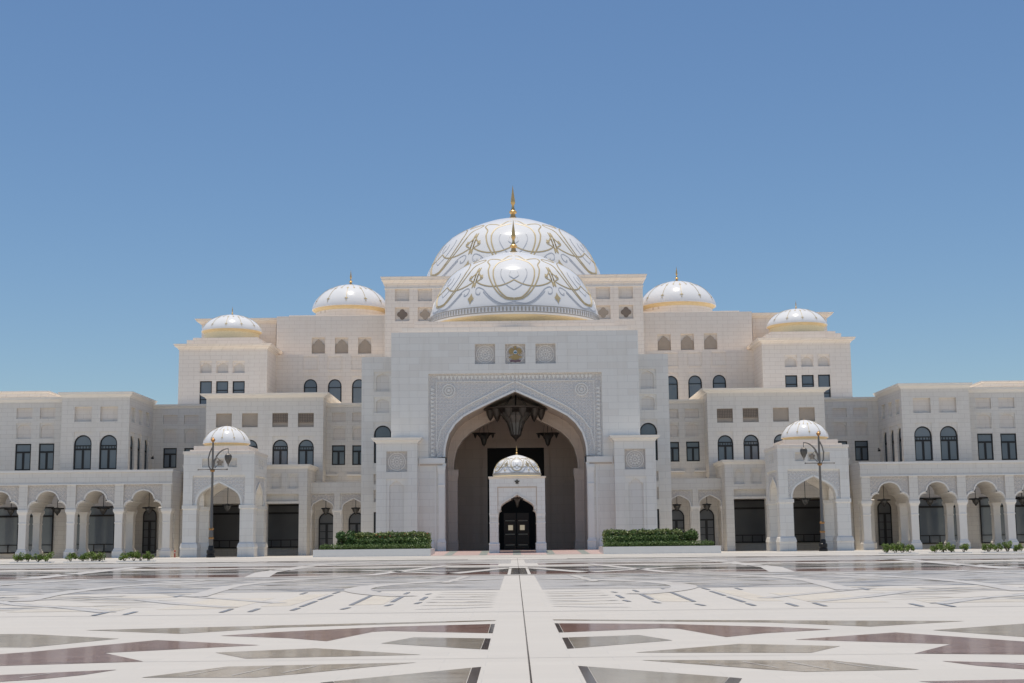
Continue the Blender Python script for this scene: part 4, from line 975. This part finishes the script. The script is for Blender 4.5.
# ================================================================ DOMED PORCHES
def porch(s, lab):
    p = thing('domed_porch', lab, 'porch', (s*-42.8, 205, 0))
    x0, x1 = s*-47.9, s*-37.7; a0, a1 = sorted((x0, x1)); y0, y1 = 200.0, 210.2
    zt = 15.06; zpn = 11.64; zs_ = 7.42; rise = 10.63-zs_; cx = (x0+x1)/2; hw = 3.12; pw = 1.35
    m = MB(); ins = .25
    sq = [sx(s, r) for r in ((-45.22, -43.88, 12.82, 14.08), (-43.45, -42.03, 12.83, 14.08), (-41.48, -40.21, 12.84, 14.09))]
    sl = [(205.1+k*1.35-.35, 205.1+k*1.35+.35, sq[0][2], sq[0][3]) for k in (-1, 0, 1)]
    for mp, u0, u1, hl in ((FX(y0), a0, a1, sq), (FS(x1, s), y0, y1, sl)):
        c_ = (u0+u1)/2; h_ = hw if mp is not None and hl is sq else hw*.98
        up = rect(u0, zpn, u1, zt); m.sheet(mp, up, [rect(r[0],r[2],r[1],r[3]) for r in hl], .35, rim=False)
        m.sheet(lambda u, z, d, mp=mp: mp(u, z, .35), rect(c_-3.2, zpn+.2, c_+3.2, zt-.2))
        out = [(u0+pw, zs_)]+[(c_+h_*u, zs_+rise*v) for u, v in KEEL]+[(c_-h_*u, zs_+rise*v) for u, v in reversed(KEEL[:-1])]+[(u1-pw, zs_), (u1-pw, zpn), (u0+pw, zpn)]
        tri = tessellate_polygon([[Vector((u, z, 0)) for u, z in out]]); m.add([mp(u, z, ins) for u, z in out], tri)
        ap = [(c_+h_*u, zs_+rise*v) for u, v in KEEL]+[(c_-h_*u, zs_+rise*v) for u, v in reversed(KEEL[:-1])]; n_ = len(ap)
        m.add([mp(u, z, ins) for u, z in ap]+[mp(u, z, 1.7) for u, z in ap], [(k, k+1, n_+k+1, n_+k) for k in range(n_-1)])
        m.add([mp(u, z, 1.7) for u, z in out], tri); m.add([mp(u0+pw, zpn, 0), mp(u1-pw, zpn, 0), mp(u1-pw, zpn, ins), mp(u0+pw, zpn, ins)], [(0,1,2,3)])
    # far walls with the same openings
    for mp, u0, u1 in ((lambda u, z, d: (u, y1-.03-d, z), a0+.03, a1-.03), (FS(x0+s*.02, -s), y0+.03, y1-.03)):
        c_ = (u0+u1)/2; out = [(u0, zs_)]+[(c_+hw*u, zs_+rise*v) for u, v in KEEL]+[(c_-hw*u, zs_+rise*v) for u, v in reversed(KEEL[:-1])]+[(u1, zs_), (u1, zt-.03), (u0, zt-.03)]
        m.slab(mp, out, 1.2)
    m.box(a0+.3, a1-.3, y0+.4, y1-.3, zpn+.4, zpn+.6); m.add([(a0,y0,zt),(a1,y0,zt),(a1,y1,zt),(a0,y1,zt)], [(0,1,2,3)])
    m.build('porch_wall', WHITE, p)
    for mp, c_ in ((FX(y0), cx), (FS(x1, s), (y0+y1)/2)):
        mm = MB(); mm.sheet(lambda u, z, d, mp=mp: mp(u, z, ins-.04), [(c_-hw-.62, zs_+.4), (c_-hw-.62, zpn-.25), (c_+hw+.62, zpn-.25), (c_+hw+.62, zs_+.4)]+[(c_-(hw+.35)*u, zs_+.35+(rise+.1)*v) for u, v in KEEL]+[(c_+(hw+.35)*u, zs_+.35+(rise+.1)*v) for u, v in reversed(KEEL[:-1])])
        mm.build('carved_spandrel', CARVED, p)
        mm = MB(); pts = [(c_+(hw+.02)*u, zs_+rise*v) for u, v in KEEL]+[(c_-(hw+.02)*u, zs_+rise*v) for u, v in reversed(KEEL[:-1])]
        for q0, q1 in zip(pts, pts[1:]):
            d_ = Vector((q1[0]-q0[0], q1[1]-q0[1])); n = Vector((-d_.y, d_.x)).normalized()*.26
            mm.slab(lambda u, z, d, mp=mp: mp(u, z, ins-.12+d), [q0, q1, (q1[0]+n.x, q1[1]+n.y), (q0[0]+n.x, q0[1]+n.y)], .07)
        mm.build('arch_moulding', TRIMW, p)
    for xx, yy in ((a0, y0), (a1-2.0, y0), (a0, y1-2.0), (a1-2.0, y1-2.0)):
        mm = MB(); fr = yy == y0
        mm.loft(xx+.01, xx+1.99, yy+.01, yy+1.99, [(.22,0),(.22,1.3),(.30,1.35),(.16,1.9),(.0,2.1),(.0,zs_-.6),(.12,zs_-.5),(.12,zs_-.02)])
        mm.build('corner_pier', WHITE, p)
        if fr:
            q0 = xx if xx == a0 else xx+2-pw
            MB().box(q0+.006, q0+pw-(.006 if q0 > xx else 0), y0+.002, y0+ins+.3, zs_-.02, zpn-.001).build('pilaster', WHITE, p)
    k0 = sorted((x1-s*.004, x1-s*.5))
    for ya, yb in ((y0+ins+.31, y0+pw), (y1-pw, y1-.04)): MB().box(k0[0], k0[1], ya, yb, zs_-.02, zpn-.001).build('pilaster', WHITE, p)
    for k, r in enumerate(sq):
        if k != 1: carved_panel(p, FX(y0), r[0], r[1], r[2], r[3], .35)
    r = sq[1]; c_, z_ = (r[0]+r[1])/2, (r[2]+r[3])/2
    mm = MB()
    mm.slab(FX(y0+.2), [(c_+.5*q0, z_+.5*q1) for q0, q1 in ((-.2,.9),(.2,.9),(.25,.5),(.8,.6),(.9,.1),(.5,-.2),(.6,-.8),(0,-.6),(-.6,-.8),(-.5,-.2),(-.9,.1),(-.8,.6),(-.25,.5))], .14)
    mm.build('small_emblem', plain('taupe_relief', (0.34,0.28,0.22), .6), p)
    zr = 15.89
    mm = MB(); mm.loft(a0, a1, y0, y1, [(.10,zt-.3),(.12,zt-.02),(.12,zt+.1)]); mm.box(a0+.7, a1-.7, y0+.7, y1-.7, zt+.1, zt+.35); mm.box(a0+1.15, a1-1.15, y0+1.15, y1-1.15, zt+.35, zr+.1); mm.build('roof_step', UPPER, p)
    rr_ = 3.48; zd_ = 16.53
    mm = MB(); mm.lathe(cx, 205.1, [(rr_*.9, zr), (rr_*.9, zd_-.3)], 48); mm.build('dome_drum', GOLD, p)
    dome(p, cx, 205.1, zd_, rr_, 19.20-zd_, .35, 'drops')
    return p
porch(1, 'square white porch with a small ribbed dome, attached to the left wing')
porch(-1, 'square white porch with a small ribbed dome, attached to the right wing')

# ================================================================ ENTRANCE PAVILION
PAVM = stone('warm_pavilion_marble', (0.90, 0.855, 0.79), (0.86, 0.80, 0.73), (0.66, 0.58, 0.5), 1.3, .62)
TANC = plain('pale_tan_marble', (0.80, 0.70, 0.58), .45)
def pavilion():
    p = thing('entrance_pavilion', 'small white domed pavilion standing in front of the great portal', 'pavilion', (0, 200, 0.2))
    cx = .12; w_ = 3.92; y0, y1 = 196.0, 203.8; x0, x1 = cx-w_, cx+w_; gz = .15; zt = 10.64
    zpn = 9.44; zs_ = 5.75; rise = 8.32-zs_; hw = 2.63; pw = 1.13
    m = MB()
    m.sheet(FX(y0), [(x0, zs_), (x0, zt), (x1, zt), (x1, zs_), (x1-pw, zs_), (x1-pw, zpn), (x0+pw, zpn), (x0+pw, zs_)])
    for mp, u0, u1 in ((FX(y0), x0, x1), (FS(x1, 1), y0, y1), (FS(x0, -1), y0, y1), (lambda u, z, d: (u, y1-d, z), x0, x1)):
        c_ = (u0+u1)/2; out = [(u0+.003, zs_)]+[(c_+hw*u, zs_+rise*v) for u, v in PAV]+[(c_-hw*u, zs_+rise*v) for u, v in reversed(PAV[:-1])]+[(u1-.003, zs_), (u1-.003, zt-.003), (u0+.003, zt-.003)]
        m.slab(lambda u, z, d, mp=mp: mp(u, z, .16+d), out, .8)
    m.add([(x0,y0,zt),(x1,y0,zt),(x1,y1,zt),(x0,y1,zt)], [(0,1,2,3)])
    for a_ in (x0+pw, x1-pw): m.add([(a_,y0,zs_),(a_,y0+.16,zs_),(a_,y0+.16,zpn),(a_,y0,zpn)], [(0,1,2,3)])
    for a_ in (x0, x1): m.add([(a_,y0,zs_),(a_,y1,zs_),(a_,y1,zt),(a_,y0,zt)], [(0,1,2,3)])
    m.build('pavilion_wall', PAVM, p)
    mm = MB(); mm.slab(FX(y0+.10), [(x0+pw, zs_+.2), (x0+pw, zpn), (x1-pw, zpn), (x1-pw, zs_+.2), (x1-pw-.12, zs_+.2), (x1-pw-.12, zpn-.12), (x0+pw+.12, zpn-.12), (x0+pw+.12, zs_+.2)], .055); mm.build('panel_frame', TANM, p)
    c_ = cx; mm = MB()
    for kk in ((1.0, .14), (1.13, .06)):
        pts = [(c_+hw*kk[0]*u, zs_+rise*v*(1+(kk[0]-1)*.6)) for u, v in PAV]; pts += [(2*c_-x, z) for x, z in reversed(pts[:-1])]
        for q0, q1 in zip(pts, pts[1:]):
            d_ = Vector((q1[0]-q0[0], q1[1]-q0[1])); n = Vector((-d_.y, d_.x)).normalized()*kk[1]
            mm.slab(FX(y0+.08), [q0, q1, (q1[0]+n.x, q1[1]+n.y), (q0[0]+n.x, q0[1]+n.y)], .078)
    mm.build('arch_moulding', TRIM, p)
    for xx in (x0, x1-1.22):
        for yy in (y0, y1-1.22):
            mm = MB(); mm.loft(xx+.02, xx+1.2, yy+.02, yy+1.2, [(.12,gz),(.12,gz+1.25),(.16,gz+1.3),(.0,gz+1.55),(.0,zs_-1.5),(.05,zs_-1.45),(.05,zs_-1.3),(0,zs_-1.25),(.0,zs_-.5),(.06,zs_-.1),(.06,zs_-.004)])
            q = mm.build('pillar', PAVM, p)
            mm = MB()
            for sy_, yq in ((1, yy-.005),):
                for k in range(4): mm.box(xx+.22+k*.24, xx+.30+k*.24, yy-.035, yy+.018, gz+1.75, gz+4.2)
                for k in range(5): mm.box(xx+.15, xx+1.07, yy-.03, yy+.018, zs_-1.1+k*.12, zs_-1.05+k*.12)
            mm.build('fluting', TRIM, q)
    em_ = MB(); ez = 10.08
    em_.slab(FX(y0-.07), [(cx+.36*a_, ez+.36*b_) for a_, b_ in ((0,1),(.35,.8),(.25,.45),(.9,.6),(.95,.1),(.5,-.1),(.6,-.7),(.2,-.6),(0,-1),(-.2,-.6),(-.6,-.7),(-.5,-.1),(-.95,.1),(-.9,.6),(-.25,.45),(-.35,.8))], .065)
    em_.build('small_emblem', plain('dark_bronze_emblem', (0.10,0.085,0.07), .5, .4), p)
    MB().loft(x0, x1, y0, y1, [(.0,zt),(.16,zt+.12),(.16,zt+.24)]).build('cornice', TANC, p)
    rr_ = 3.5; zd_ = 11.12
    mm = MB(); mm.lathe(cx, 199.9, [(rr_*1.05, zt+.24), (rr_*1.06, zt+.36), (rr_*.98, zt+.42), (rr_*.95, zd_-.03)], 48); mm.build('dome_drum', GOLD, p, smooth=True)
    dome(p, cx, 199.9, zd_, rr_, 14.15-zd_, 1.45, 'arabesque')
    MB().box(x0+.9, x1-.9, y0+.97, y1-.97, zt-.6, zt-.4).build('ceiling', TRIM, p)
pavilion()

# ================================================================ CHANDELIERS AND LANTERNS
def chandelier(name, lab, x, y, zdisc, rad, hgt, zroof, cups, group=None, sub=True):
    c = thing(name, lab, 'chandelier', (x, y, zdisc-hgt), group)
    m = MB(); m.tube([(x,y,zdisc),(x,y,zroof)], rad*.022)
    for k in range(4):
        t = R(45+90*k); m.tube([(x+rad*.55*math.cos(t), y+rad*.55*math.sin(t), zdisc), (x+rad*.08*math.cos(t), y+rad*.08*math.sin(t), zdisc+(zroof-zdisc)*.7)], rad*.008, 4)
    m.build('rod', FRAME, c)
    m = MB(); m.lathe(x, y, [(rad*.42, zdisc-hgt*.16),(rad*.60, zdisc-hgt*.10),(rad*.97, zdisc-.03*hgt),(rad*.99, zdisc+.01*hgt),(rad*.1, zdisc+.04*hgt)], 24); m.build('crown', BRONZE, c)
    m = MB(); m.lathe(x, y, [(rad*.06, zdisc-hgt*.86),(rad*.14, zdisc-hgt*.80),(rad*.19, zdisc-hgt*.62),(rad*.25, zdisc-hgt*.42),(rad*.40, zdisc-hgt*.22),(rad*.5, zdisc-hgt*.13)], 16)
    b = m.build('glass_bowl', LGLASS, c)
    m = MB()
    for k in range(12):
        t = 2*math.pi*k/12; pr = [(rad*.08, -.86),(rad*.148, -.80),(rad*.2, -.62),(rad*.26, -.42),(rad*.41, -.22),(rad*.51, -.13)]
        m.tube([(x+r*math.cos(t), y+r*math.sin(t), zdisc+hgt*h) for r, h in pr], rad*.012, 4)
    m.lathe(x, y, [(.01, zdisc-hgt), (rad*.03, zdisc-hgt*.93), (rad*.10, zdisc-hgt*.86), (rad*.15, zdisc-hgt*.80), (rad*.15, zdisc-hgt*.78)], 12)
    m.build('rib_cage', BRONZE, b)
    for k in range(cups):
        t = 2*math.pi*(k+.5)/cups; px, py = x+rad*.80*math.cos(t), y+rad*.80*math.sin(t); r_ = rad*.135
        m = MB(); m.lathe(px, py, [(.01, zdisc-hgt*.36),(r_*.12, zdisc-hgt*.33),(r_*.45, zdisc-hgt*.27),(r_*.8, zdisc-hgt*.15),(r_, zdisc-hgt*.04),(r_*1.02, zdisc),(r_*.3, zdisc+.02*hgt)], 10)
        m.tube([(px, py, zdisc-.02*hgt), (x+rad*.5*math.cos(t), y+rad*.5*math.sin(t), zdisc-hgt*.1)], r_*.10, 5)
        m.build('lamp_cup', BRONZE, c)
    return c
chandelier('chandelier', 'largest dark bronze chandelier hanging at the peak of the portal arch', 0.05, 213.2, 22.05, 5.1, 5.1, 24.53+1.0, 12)
chandelier('chandelier', 'smaller bronze chandelier hanging deep in the portal, left of the biggest one', -5.2, 228, 19.48, 1.95, 2.25, 25.4, 8)
chandelier('chandelier', 'smaller bronze chandelier hanging deep in the portal, right of the biggest one', 5.3, 228, 19.36, 1.95, 2.25, 25.4, 8)
chandelier('pendant_lamp', 'fluted pale glass lamp hanging inside the small domed pavilion', .12, 199.9, 8.03, 1.1, 1.5, 10.25, 6)

def lantern(lab, x, y, zd, zroof, group, r=.74):
    c = thing('hanging_lantern', lab, 'lantern', (x, y, zd-.9), group); rb = min(r, .74)
    m = MB(); m.tube([(x,y,zd),(x,y,zroof)], .045); m.build('rod', FRAME, c)
    m = MB(); m.lathe(x, y, [(r*.8, zd-.13),(r, zd-.10),(r, zd+.08),(r*.3, zd+.14),(.05, zd+.22)], 14); m.build('canopy', FRAME, c)
    m = MB(); m.lathe(x, y, [(.02, zd-1.05),(rb*.10, zd-.92),(rb*.34, zd-.72),(rb*.62, zd-.42),(rb*.72, zd-.13)], 12); b = m.build('glass_bowl', LGLASS, c)
    m = MB()
    for k in range(6):
        t = 2*math.pi*k/6; m.tube([(x+q*math.cos(t), y+q*math.sin(t), zd+h) for q, h in ((.03,-1.03),(rb*.36,-.72),(rb*.65,-.42),(rb*.75,-.14))], .025, 4)
    m.build('rib_cage', FRAME, b)
    return c
GRP = 'lanterns hanging in the arcades'
ordw = ['first', 'second', 'third', 'fourth', 'fifth']
for s, side in ((1, 'left'), (-1, 'right')):
    for k, xx in enumerate((-56.35, -63.35, -70.4, -77.5)):
        lantern(f'dark hanging lantern in the {side} lobed arcade, {ordw[k]} arch out from the domed porch', s*xx, 213.75, 7.51, 10.0, GRP, 1.0)
    for k, xx in enumerate((-29.9, -25.2)):
        lantern(f'dark lantern in the {side} pointed arch {["nearest the domed porch", "nearest the portal"][k]}', s*xx, 218.8, 7.24, 9.3, GRP, .72)
    lantern(f'dark lantern hanging inside the {side} domed porch', s*-42.6, 205.6, 7.56, 11.24, GRP, .8)

# ================================================================ STREET LAMPS
def lamp(s, lab):
    x, y = s*-42.85, 196.0; c = thing('street_lamp', lab, 'street lamp', (x, y, 0), 'tall ornate lamps flanking the plaza')
    Z = 16.88
    m = MB(); m.lathe(x, y, [(.62,0),(.62,.35),(.52,.45),(.60,.62),(.60,1.0),(.42,1.15),(.40,1.5),(.34,1.65)], 12); m.build('base', FRAME, c)
    m = MB(); m.lathe(x, y, [(.32,1.55),(.30,2.6),(.27,3.9),(.22,4.0),(.18,9),(.155,Z-4.6)], 12); m.lathe(x, y, [(.155,Z-4.6),(.14,Z-1.2),(.11,Z-.6)], 12); m.build('post', POSTM, c, smooth=True)
    GB = plain('aged_gold_paint', (0.42,0.22,0.08), .45, .5)
    for z_, r_ in ((3.95,.36),(2.7,.38),(Z-4.75,.34)):
        m = MB(); m.lathe(x, y, [(r_*.7,z_-.18),(r_,z_-.06),(r_,z_+.06),(r_*.7,z_+.18)], 12); m.build('gold_ring', GB, c, smooth=True)
    m = MB(); m.lathe(x, y, [(.12,Z-.75),(.30,Z-.5),(.32,Z-.36),(.16,Z-.22),(.1,Z-.1),(.01,Z)], 12); m.build('finial', GB, c, smooth=True)
    zb = 12.29
    m = MB(); m.tube([(x-1.95,y,zb),(x+2.0,y,zb)], .07)
    m.lathe(x-2.0, y, [(.02,zb-.12),(.12,zb-.05),(.12,zb+.05),(.02,zb+.12)], 8)
    m.lathe(x+2.05, y, [(.02,zb-.12),(.12,zb-.05),(.12,zb+.05),(.02,zb+.12)], 8); m.build('crossbar', POSTM, c)
    # scroll arm towards the palace axis with a hanging lantern
    za = 15.17; arm = []
    for t in range(0, 11):
        q = t/10; arm.append((x+s*(.12+2.08*(1-math.cos(q*1.571))), y, za-2.6+2.65*math.sin(q*1.571)))
    m = MB(); m.tube(arm, [.15-.008*t for t in range(11)], 8)
    m.tube([(x+s*.3, y, za-2.7), (x+s*.75, y, za-2.2), (x+s*.9, y, za-1.5), (x+s*.6, y, za-1.2), (x+s*.45, y, za-1.5)], .06, 6)
    m.tube([(x-s*.1, y, za-3.1), (x-s*.55, y, za-2.4), (x-s*.62, y, za-1.3), (x-s*.42, y, za-.5), (x-s*.1, y, za+.2)], .10, 6); m.build('scroll_arm', POSTM, c)
    lx = x+s*2.18
    m = MB(); m.tube([(lx,y,za+.05),(lx,y,za-.75)], .05, 6); m.lathe(lx, y, [(.48,za-.95),(.46,za-.85),(.3,za-.7),(.06,za-.6)], 10); m.build('lantern_cap', POSTM, c)
    m = MB(); m.lathe(lx, y, [(.05,za-2.15),(.22,za-1.9),(.42,za-1.45),(.47,za-1.1),(.42,za-.93)], 10); b = m.build('lantern_glass', LGLASS, c)
    m = MB()
    for k in range(6):
        t = 2*math.pi*k/6; m.tube([(lx+r_*math.cos(t), y+r_*math.sin(t), za+h) for r_, h in ((.06,-2.15),(.24,-1.9),(.44,-1.45),(.49,-1.1),(.44,-.93))], .035, 4)
    m.lathe(lx, y, [(.01,za-2.5),(.08,za-2.3),(.1,za-2.12)], 8); m.build('lantern_cage', POSTM, b)
lamp(1, 'tall ornate street lamp standing before the left domed porch')
lamp(-1, 'tall ornate street lamp standing before the right domed porch')

# ================================================================ PLANTERS, HEDGES, SHRUBS
def leaves(m, n, fn, size, rnd):
    for _ in range(n):
        p = Vector(fn()); a = Vector((rnd.gauss(0,1), rnd.gauss(0,1), rnd.gauss(0,1))).normalized(); b = a.orthogonal().normalized()
        b = Matrix.Rotation(rnd.uniform(0, 6.28), 3, a) @ b; c = a.cross(b); q = size*rnd.uniform(.6, 1.3)
        m.add([p-b*q*.5, p+c*q*.28, p+b*q*.5, p-c*q*.28], [(0,1,2,3)])
def hedge(name, lab, x0, x1, y0, y1, z0, z1, mat, size, n, seed, group=None, flowers=False, bump=.18):
    rnd = random.Random(seed); x0, x1 = sorted((x0, x1)); c = thing(name, lab, 'hedge', ((x0+x1)/2, (y0+y1)/2, z0), group)
    m = MB(); nx = int((x1-x0)/.5)+2
    def top(x): return z1+bump*(math.sin(x*1.9+seed)*.5+math.sin(x*4.3+seed*2)*.35+math.sin(x*.7)*.5)
    def fn():
        x = rnd.uniform(x0, x1); k = rnd.random(); T = top(x)
        if k < .55: return (x, y0+rnd.gauss(0,.12), rnd.uniform(z0, T))
        if k < .85: return (x, rnd.uniform(y0, y1), T+rnd.gauss(0,.10))
        return (rnd.choice((x0, x1))+rnd.gauss(0,.12), rnd.uniform(y0, y1), rnd.uniform(z0, T))
    leaves(m, n, fn, size, rnd)
    f = m.build('foliage', mat, c); f['kind'] = 'stuff' if False else ''
    del f['kind']
    k = MB(); k.box(x0+.25, x1-.25, y0+.25, y1-.2, z0, z1-.25); k.build('hedge_core', COREM, c)  # plain dark box filling the hedge behind the leaves
    if flowers:
        m = MB()
        leaves(m, 16, lambda: (rnd.uniform(x0, x1), y0-.15, rnd.uniform(z1-1.2, z1+.1)), .3, rnd); m.build('blossom', FLOW, c)
    return c
COREM = plain('dark_hedge_core', (0.02, 0.03, 0.012), 0.9)  # even near-black green for the filler box in the hedges
def shrub(name, lab, cat, x, y, z, w_, h, mat, size, n, seed, group=None):
    rnd = random.Random(seed); c = thing(name, lab, cat, (x, y, z), group)
    m = MB()
    for k in range(5):
        t = rnd.uniform(0, 6.28); m.tube([(x, y, z-.05), (x+.2*w_*math.cos(t), y+.2*w_*math.sin(t), z+h*.4), (x+.35*w_*math.cos(t), y+.35*w_*math.sin(t), z+h*.8)], [.03*h, .022*h, .008*h], 5)
    m.build('stem', STEM, c)
    m = MB(); blobs = [(rnd.uniform(-.32,.32)*w_, rnd.uniform(-.3,.3)*w_, rnd.uniform(.30,.78)*h, rnd.uniform(.16,.27)*min(w_, h)) for _ in range(9)]
    def fn():
        b = rnd.choice(blobs); v = Vector((rnd.gauss(0,1), rnd.gauss(0,1), rnd.gauss(0,1))).normalized()*b[3]*rnd.uniform(.5, 1.15)
        return (x+b[0]+v.x, y+b[1]+v.y, z+max(.03, b[2]+v.z))
    leaves(m, n, fn, size, rnd); m.build('foliage', mat, c)
    return c
for s, side in ((1, 'left'), (-1, 'right')):
    x0, x1 = sorted((s*-27.25, s*-11.55)); y0, y1 = 187.0, 197.5; h = .95
    p = thing('planter', f'long low white stone planter {side} of the portal', 'planter', ((x0+x1)/2, 192, 0), 'planters beside the portal')
    m = MB(); m.box(x0, x1, y0, y0+.35, 0, h); m.box(x0, x1, y1-.35, y1, 0, h); m.box(x0, x0+.35, y0+.351, y1-.351, 0, h); m.box(x1-.35, x1, y0+.351, y1-.351, 0, h); m.build('planter_wall', TRIMW, p)
    MB().box(x0+.35, x1-.35, y0+.35, y1-.35, .1, h-.12).build('soil', SOIL, p)
    hedge('low_hedge', f'low clipped dark hedge along the front of the {side} planter', s*-26.2, s*-11.95, 187.6, 188.5, h-.1, 1.5, LEAF, .17, 5200, 11+s, 'clipped hedges in the planters', bump=.03)
    hedge('tall_hedge', f'taller leafy hedge with reddish tips in the {side} planter', s*-22.3, s*-12.0, 189.6, 192.4, h-.1, 3.0, LEAF3, .30, 7000, 21+s, 'clipped hedges in the planters', flowers=(s == 1), bump=.09)
    hedge('middle_hedge', f'mid height green hedge in front of the tall one in the {side} planter', s*-21.6, s*-12.2, 188.7, 189.7, h-.1, 2.25, LEAF, .24, 5200, 31+s, 'clipped hedges in the planters', bump=.09)
    shrub('round_shrub', f'small clipped round bush at the portal end of the {side} planter', 'shrub', s*-12.9, 188.35, h-.1, 1.5, 1.3, LEAF, .16, 1800, 41+s)
shrub('broad_shrub', 'broad bright green shrub at the outer end of the left tall hedge', 'shrub', -23.3, 190, .85, 2.8, 2.6, leaf_mat('fresh_green_leaves', (0.05,0.11,0.025), (0.10,0.18,0.045)), .32, 2600, 5)
shrub('broad_shrub', 'broad dark green shrub at the outer end of the right tall hedge', 'shrub', 23.3, 190, .85, 3.0, 2.5, LEAF, .32, 2600, 6)

SG = 'young shrubs in the kerbed beds before the arcades'
rnd = random.Random(9); q = 0
for s, side in ((1, 'left'), (-1, 'right')):
    for bi in range(3):
        BX = [((-54.74, -50.66), (-54.20, -53.22, -52.03, -51.05)), ((-48.98, -44.96), (-48.50, -47.14, -46.16, -45.35)), ((-43.22, -39.53), (-42.58, -41.71, -40.95, -40.08))][bi]
        a0, a1 = s*BX[0][0], s*BX[0][1]
        bd = thing('planting_bed', f'shallow kerbed bed holding the {["outermost", "middle", "innermost"][bi]} group of shrubs on the {side}', 'planting bed', ((a0+a1)/2, 152, 0), 'kerbed planting beds')
        m = MB(); xa, xb = sorted((a0, a1)); m.box(xa, xb, 151.0, 151.15, 0, .12); m.box(xa, xb, 153.2, 153.35, 0, .12); m.box(xa, xa+.15, 151.151, 153.199, 0, .12); m.box(xb-.15, xb, 151.151, 153.199, 0, .12); m.build('kerb', TRIMW, bd)
        MB().box(xa+.15, xb-.15, 151.15, 153.2, 0, .06).build('soil', SOIL, bd)
        for k, x in enumerate(BX[1]):
            q += 1; big = rnd.uniform(.85, 1.15)
            shrub('young_shrub', f'young bright green shrub, {["outermost", "second from the outside", "third from the outside", "innermost"][k]} of four in the {["outermost", "middle", "innermost"][bi]} {side} bed', 'shrub', s*x, 152.1+rnd.uniform(-.3,.3), .05, 1.35*big, 1.12*big*(1 if k != 1 else 1.08), LEAF2, .16, 620, 60+q, SG)

# small red post at the inner end of the left arcade
c = thing('red_post', 'short red post standing at the inner end of the left arcade', 'post', (-50.2, 205.5, 0))
m = MB(); m.lathe(-50.2, 205.5, [(.17,0),(.17,.08),(.09,.12),(.09,.85),(.11,.9),(.11,1.0),(.03,1.06)], 12); m.build('post_body', RED, c)
m = MB(); m.lathe(-50.2, 205.5, [(.105,.62),(.105,.72)], 12); m.build('white_band', TRIMW, c)
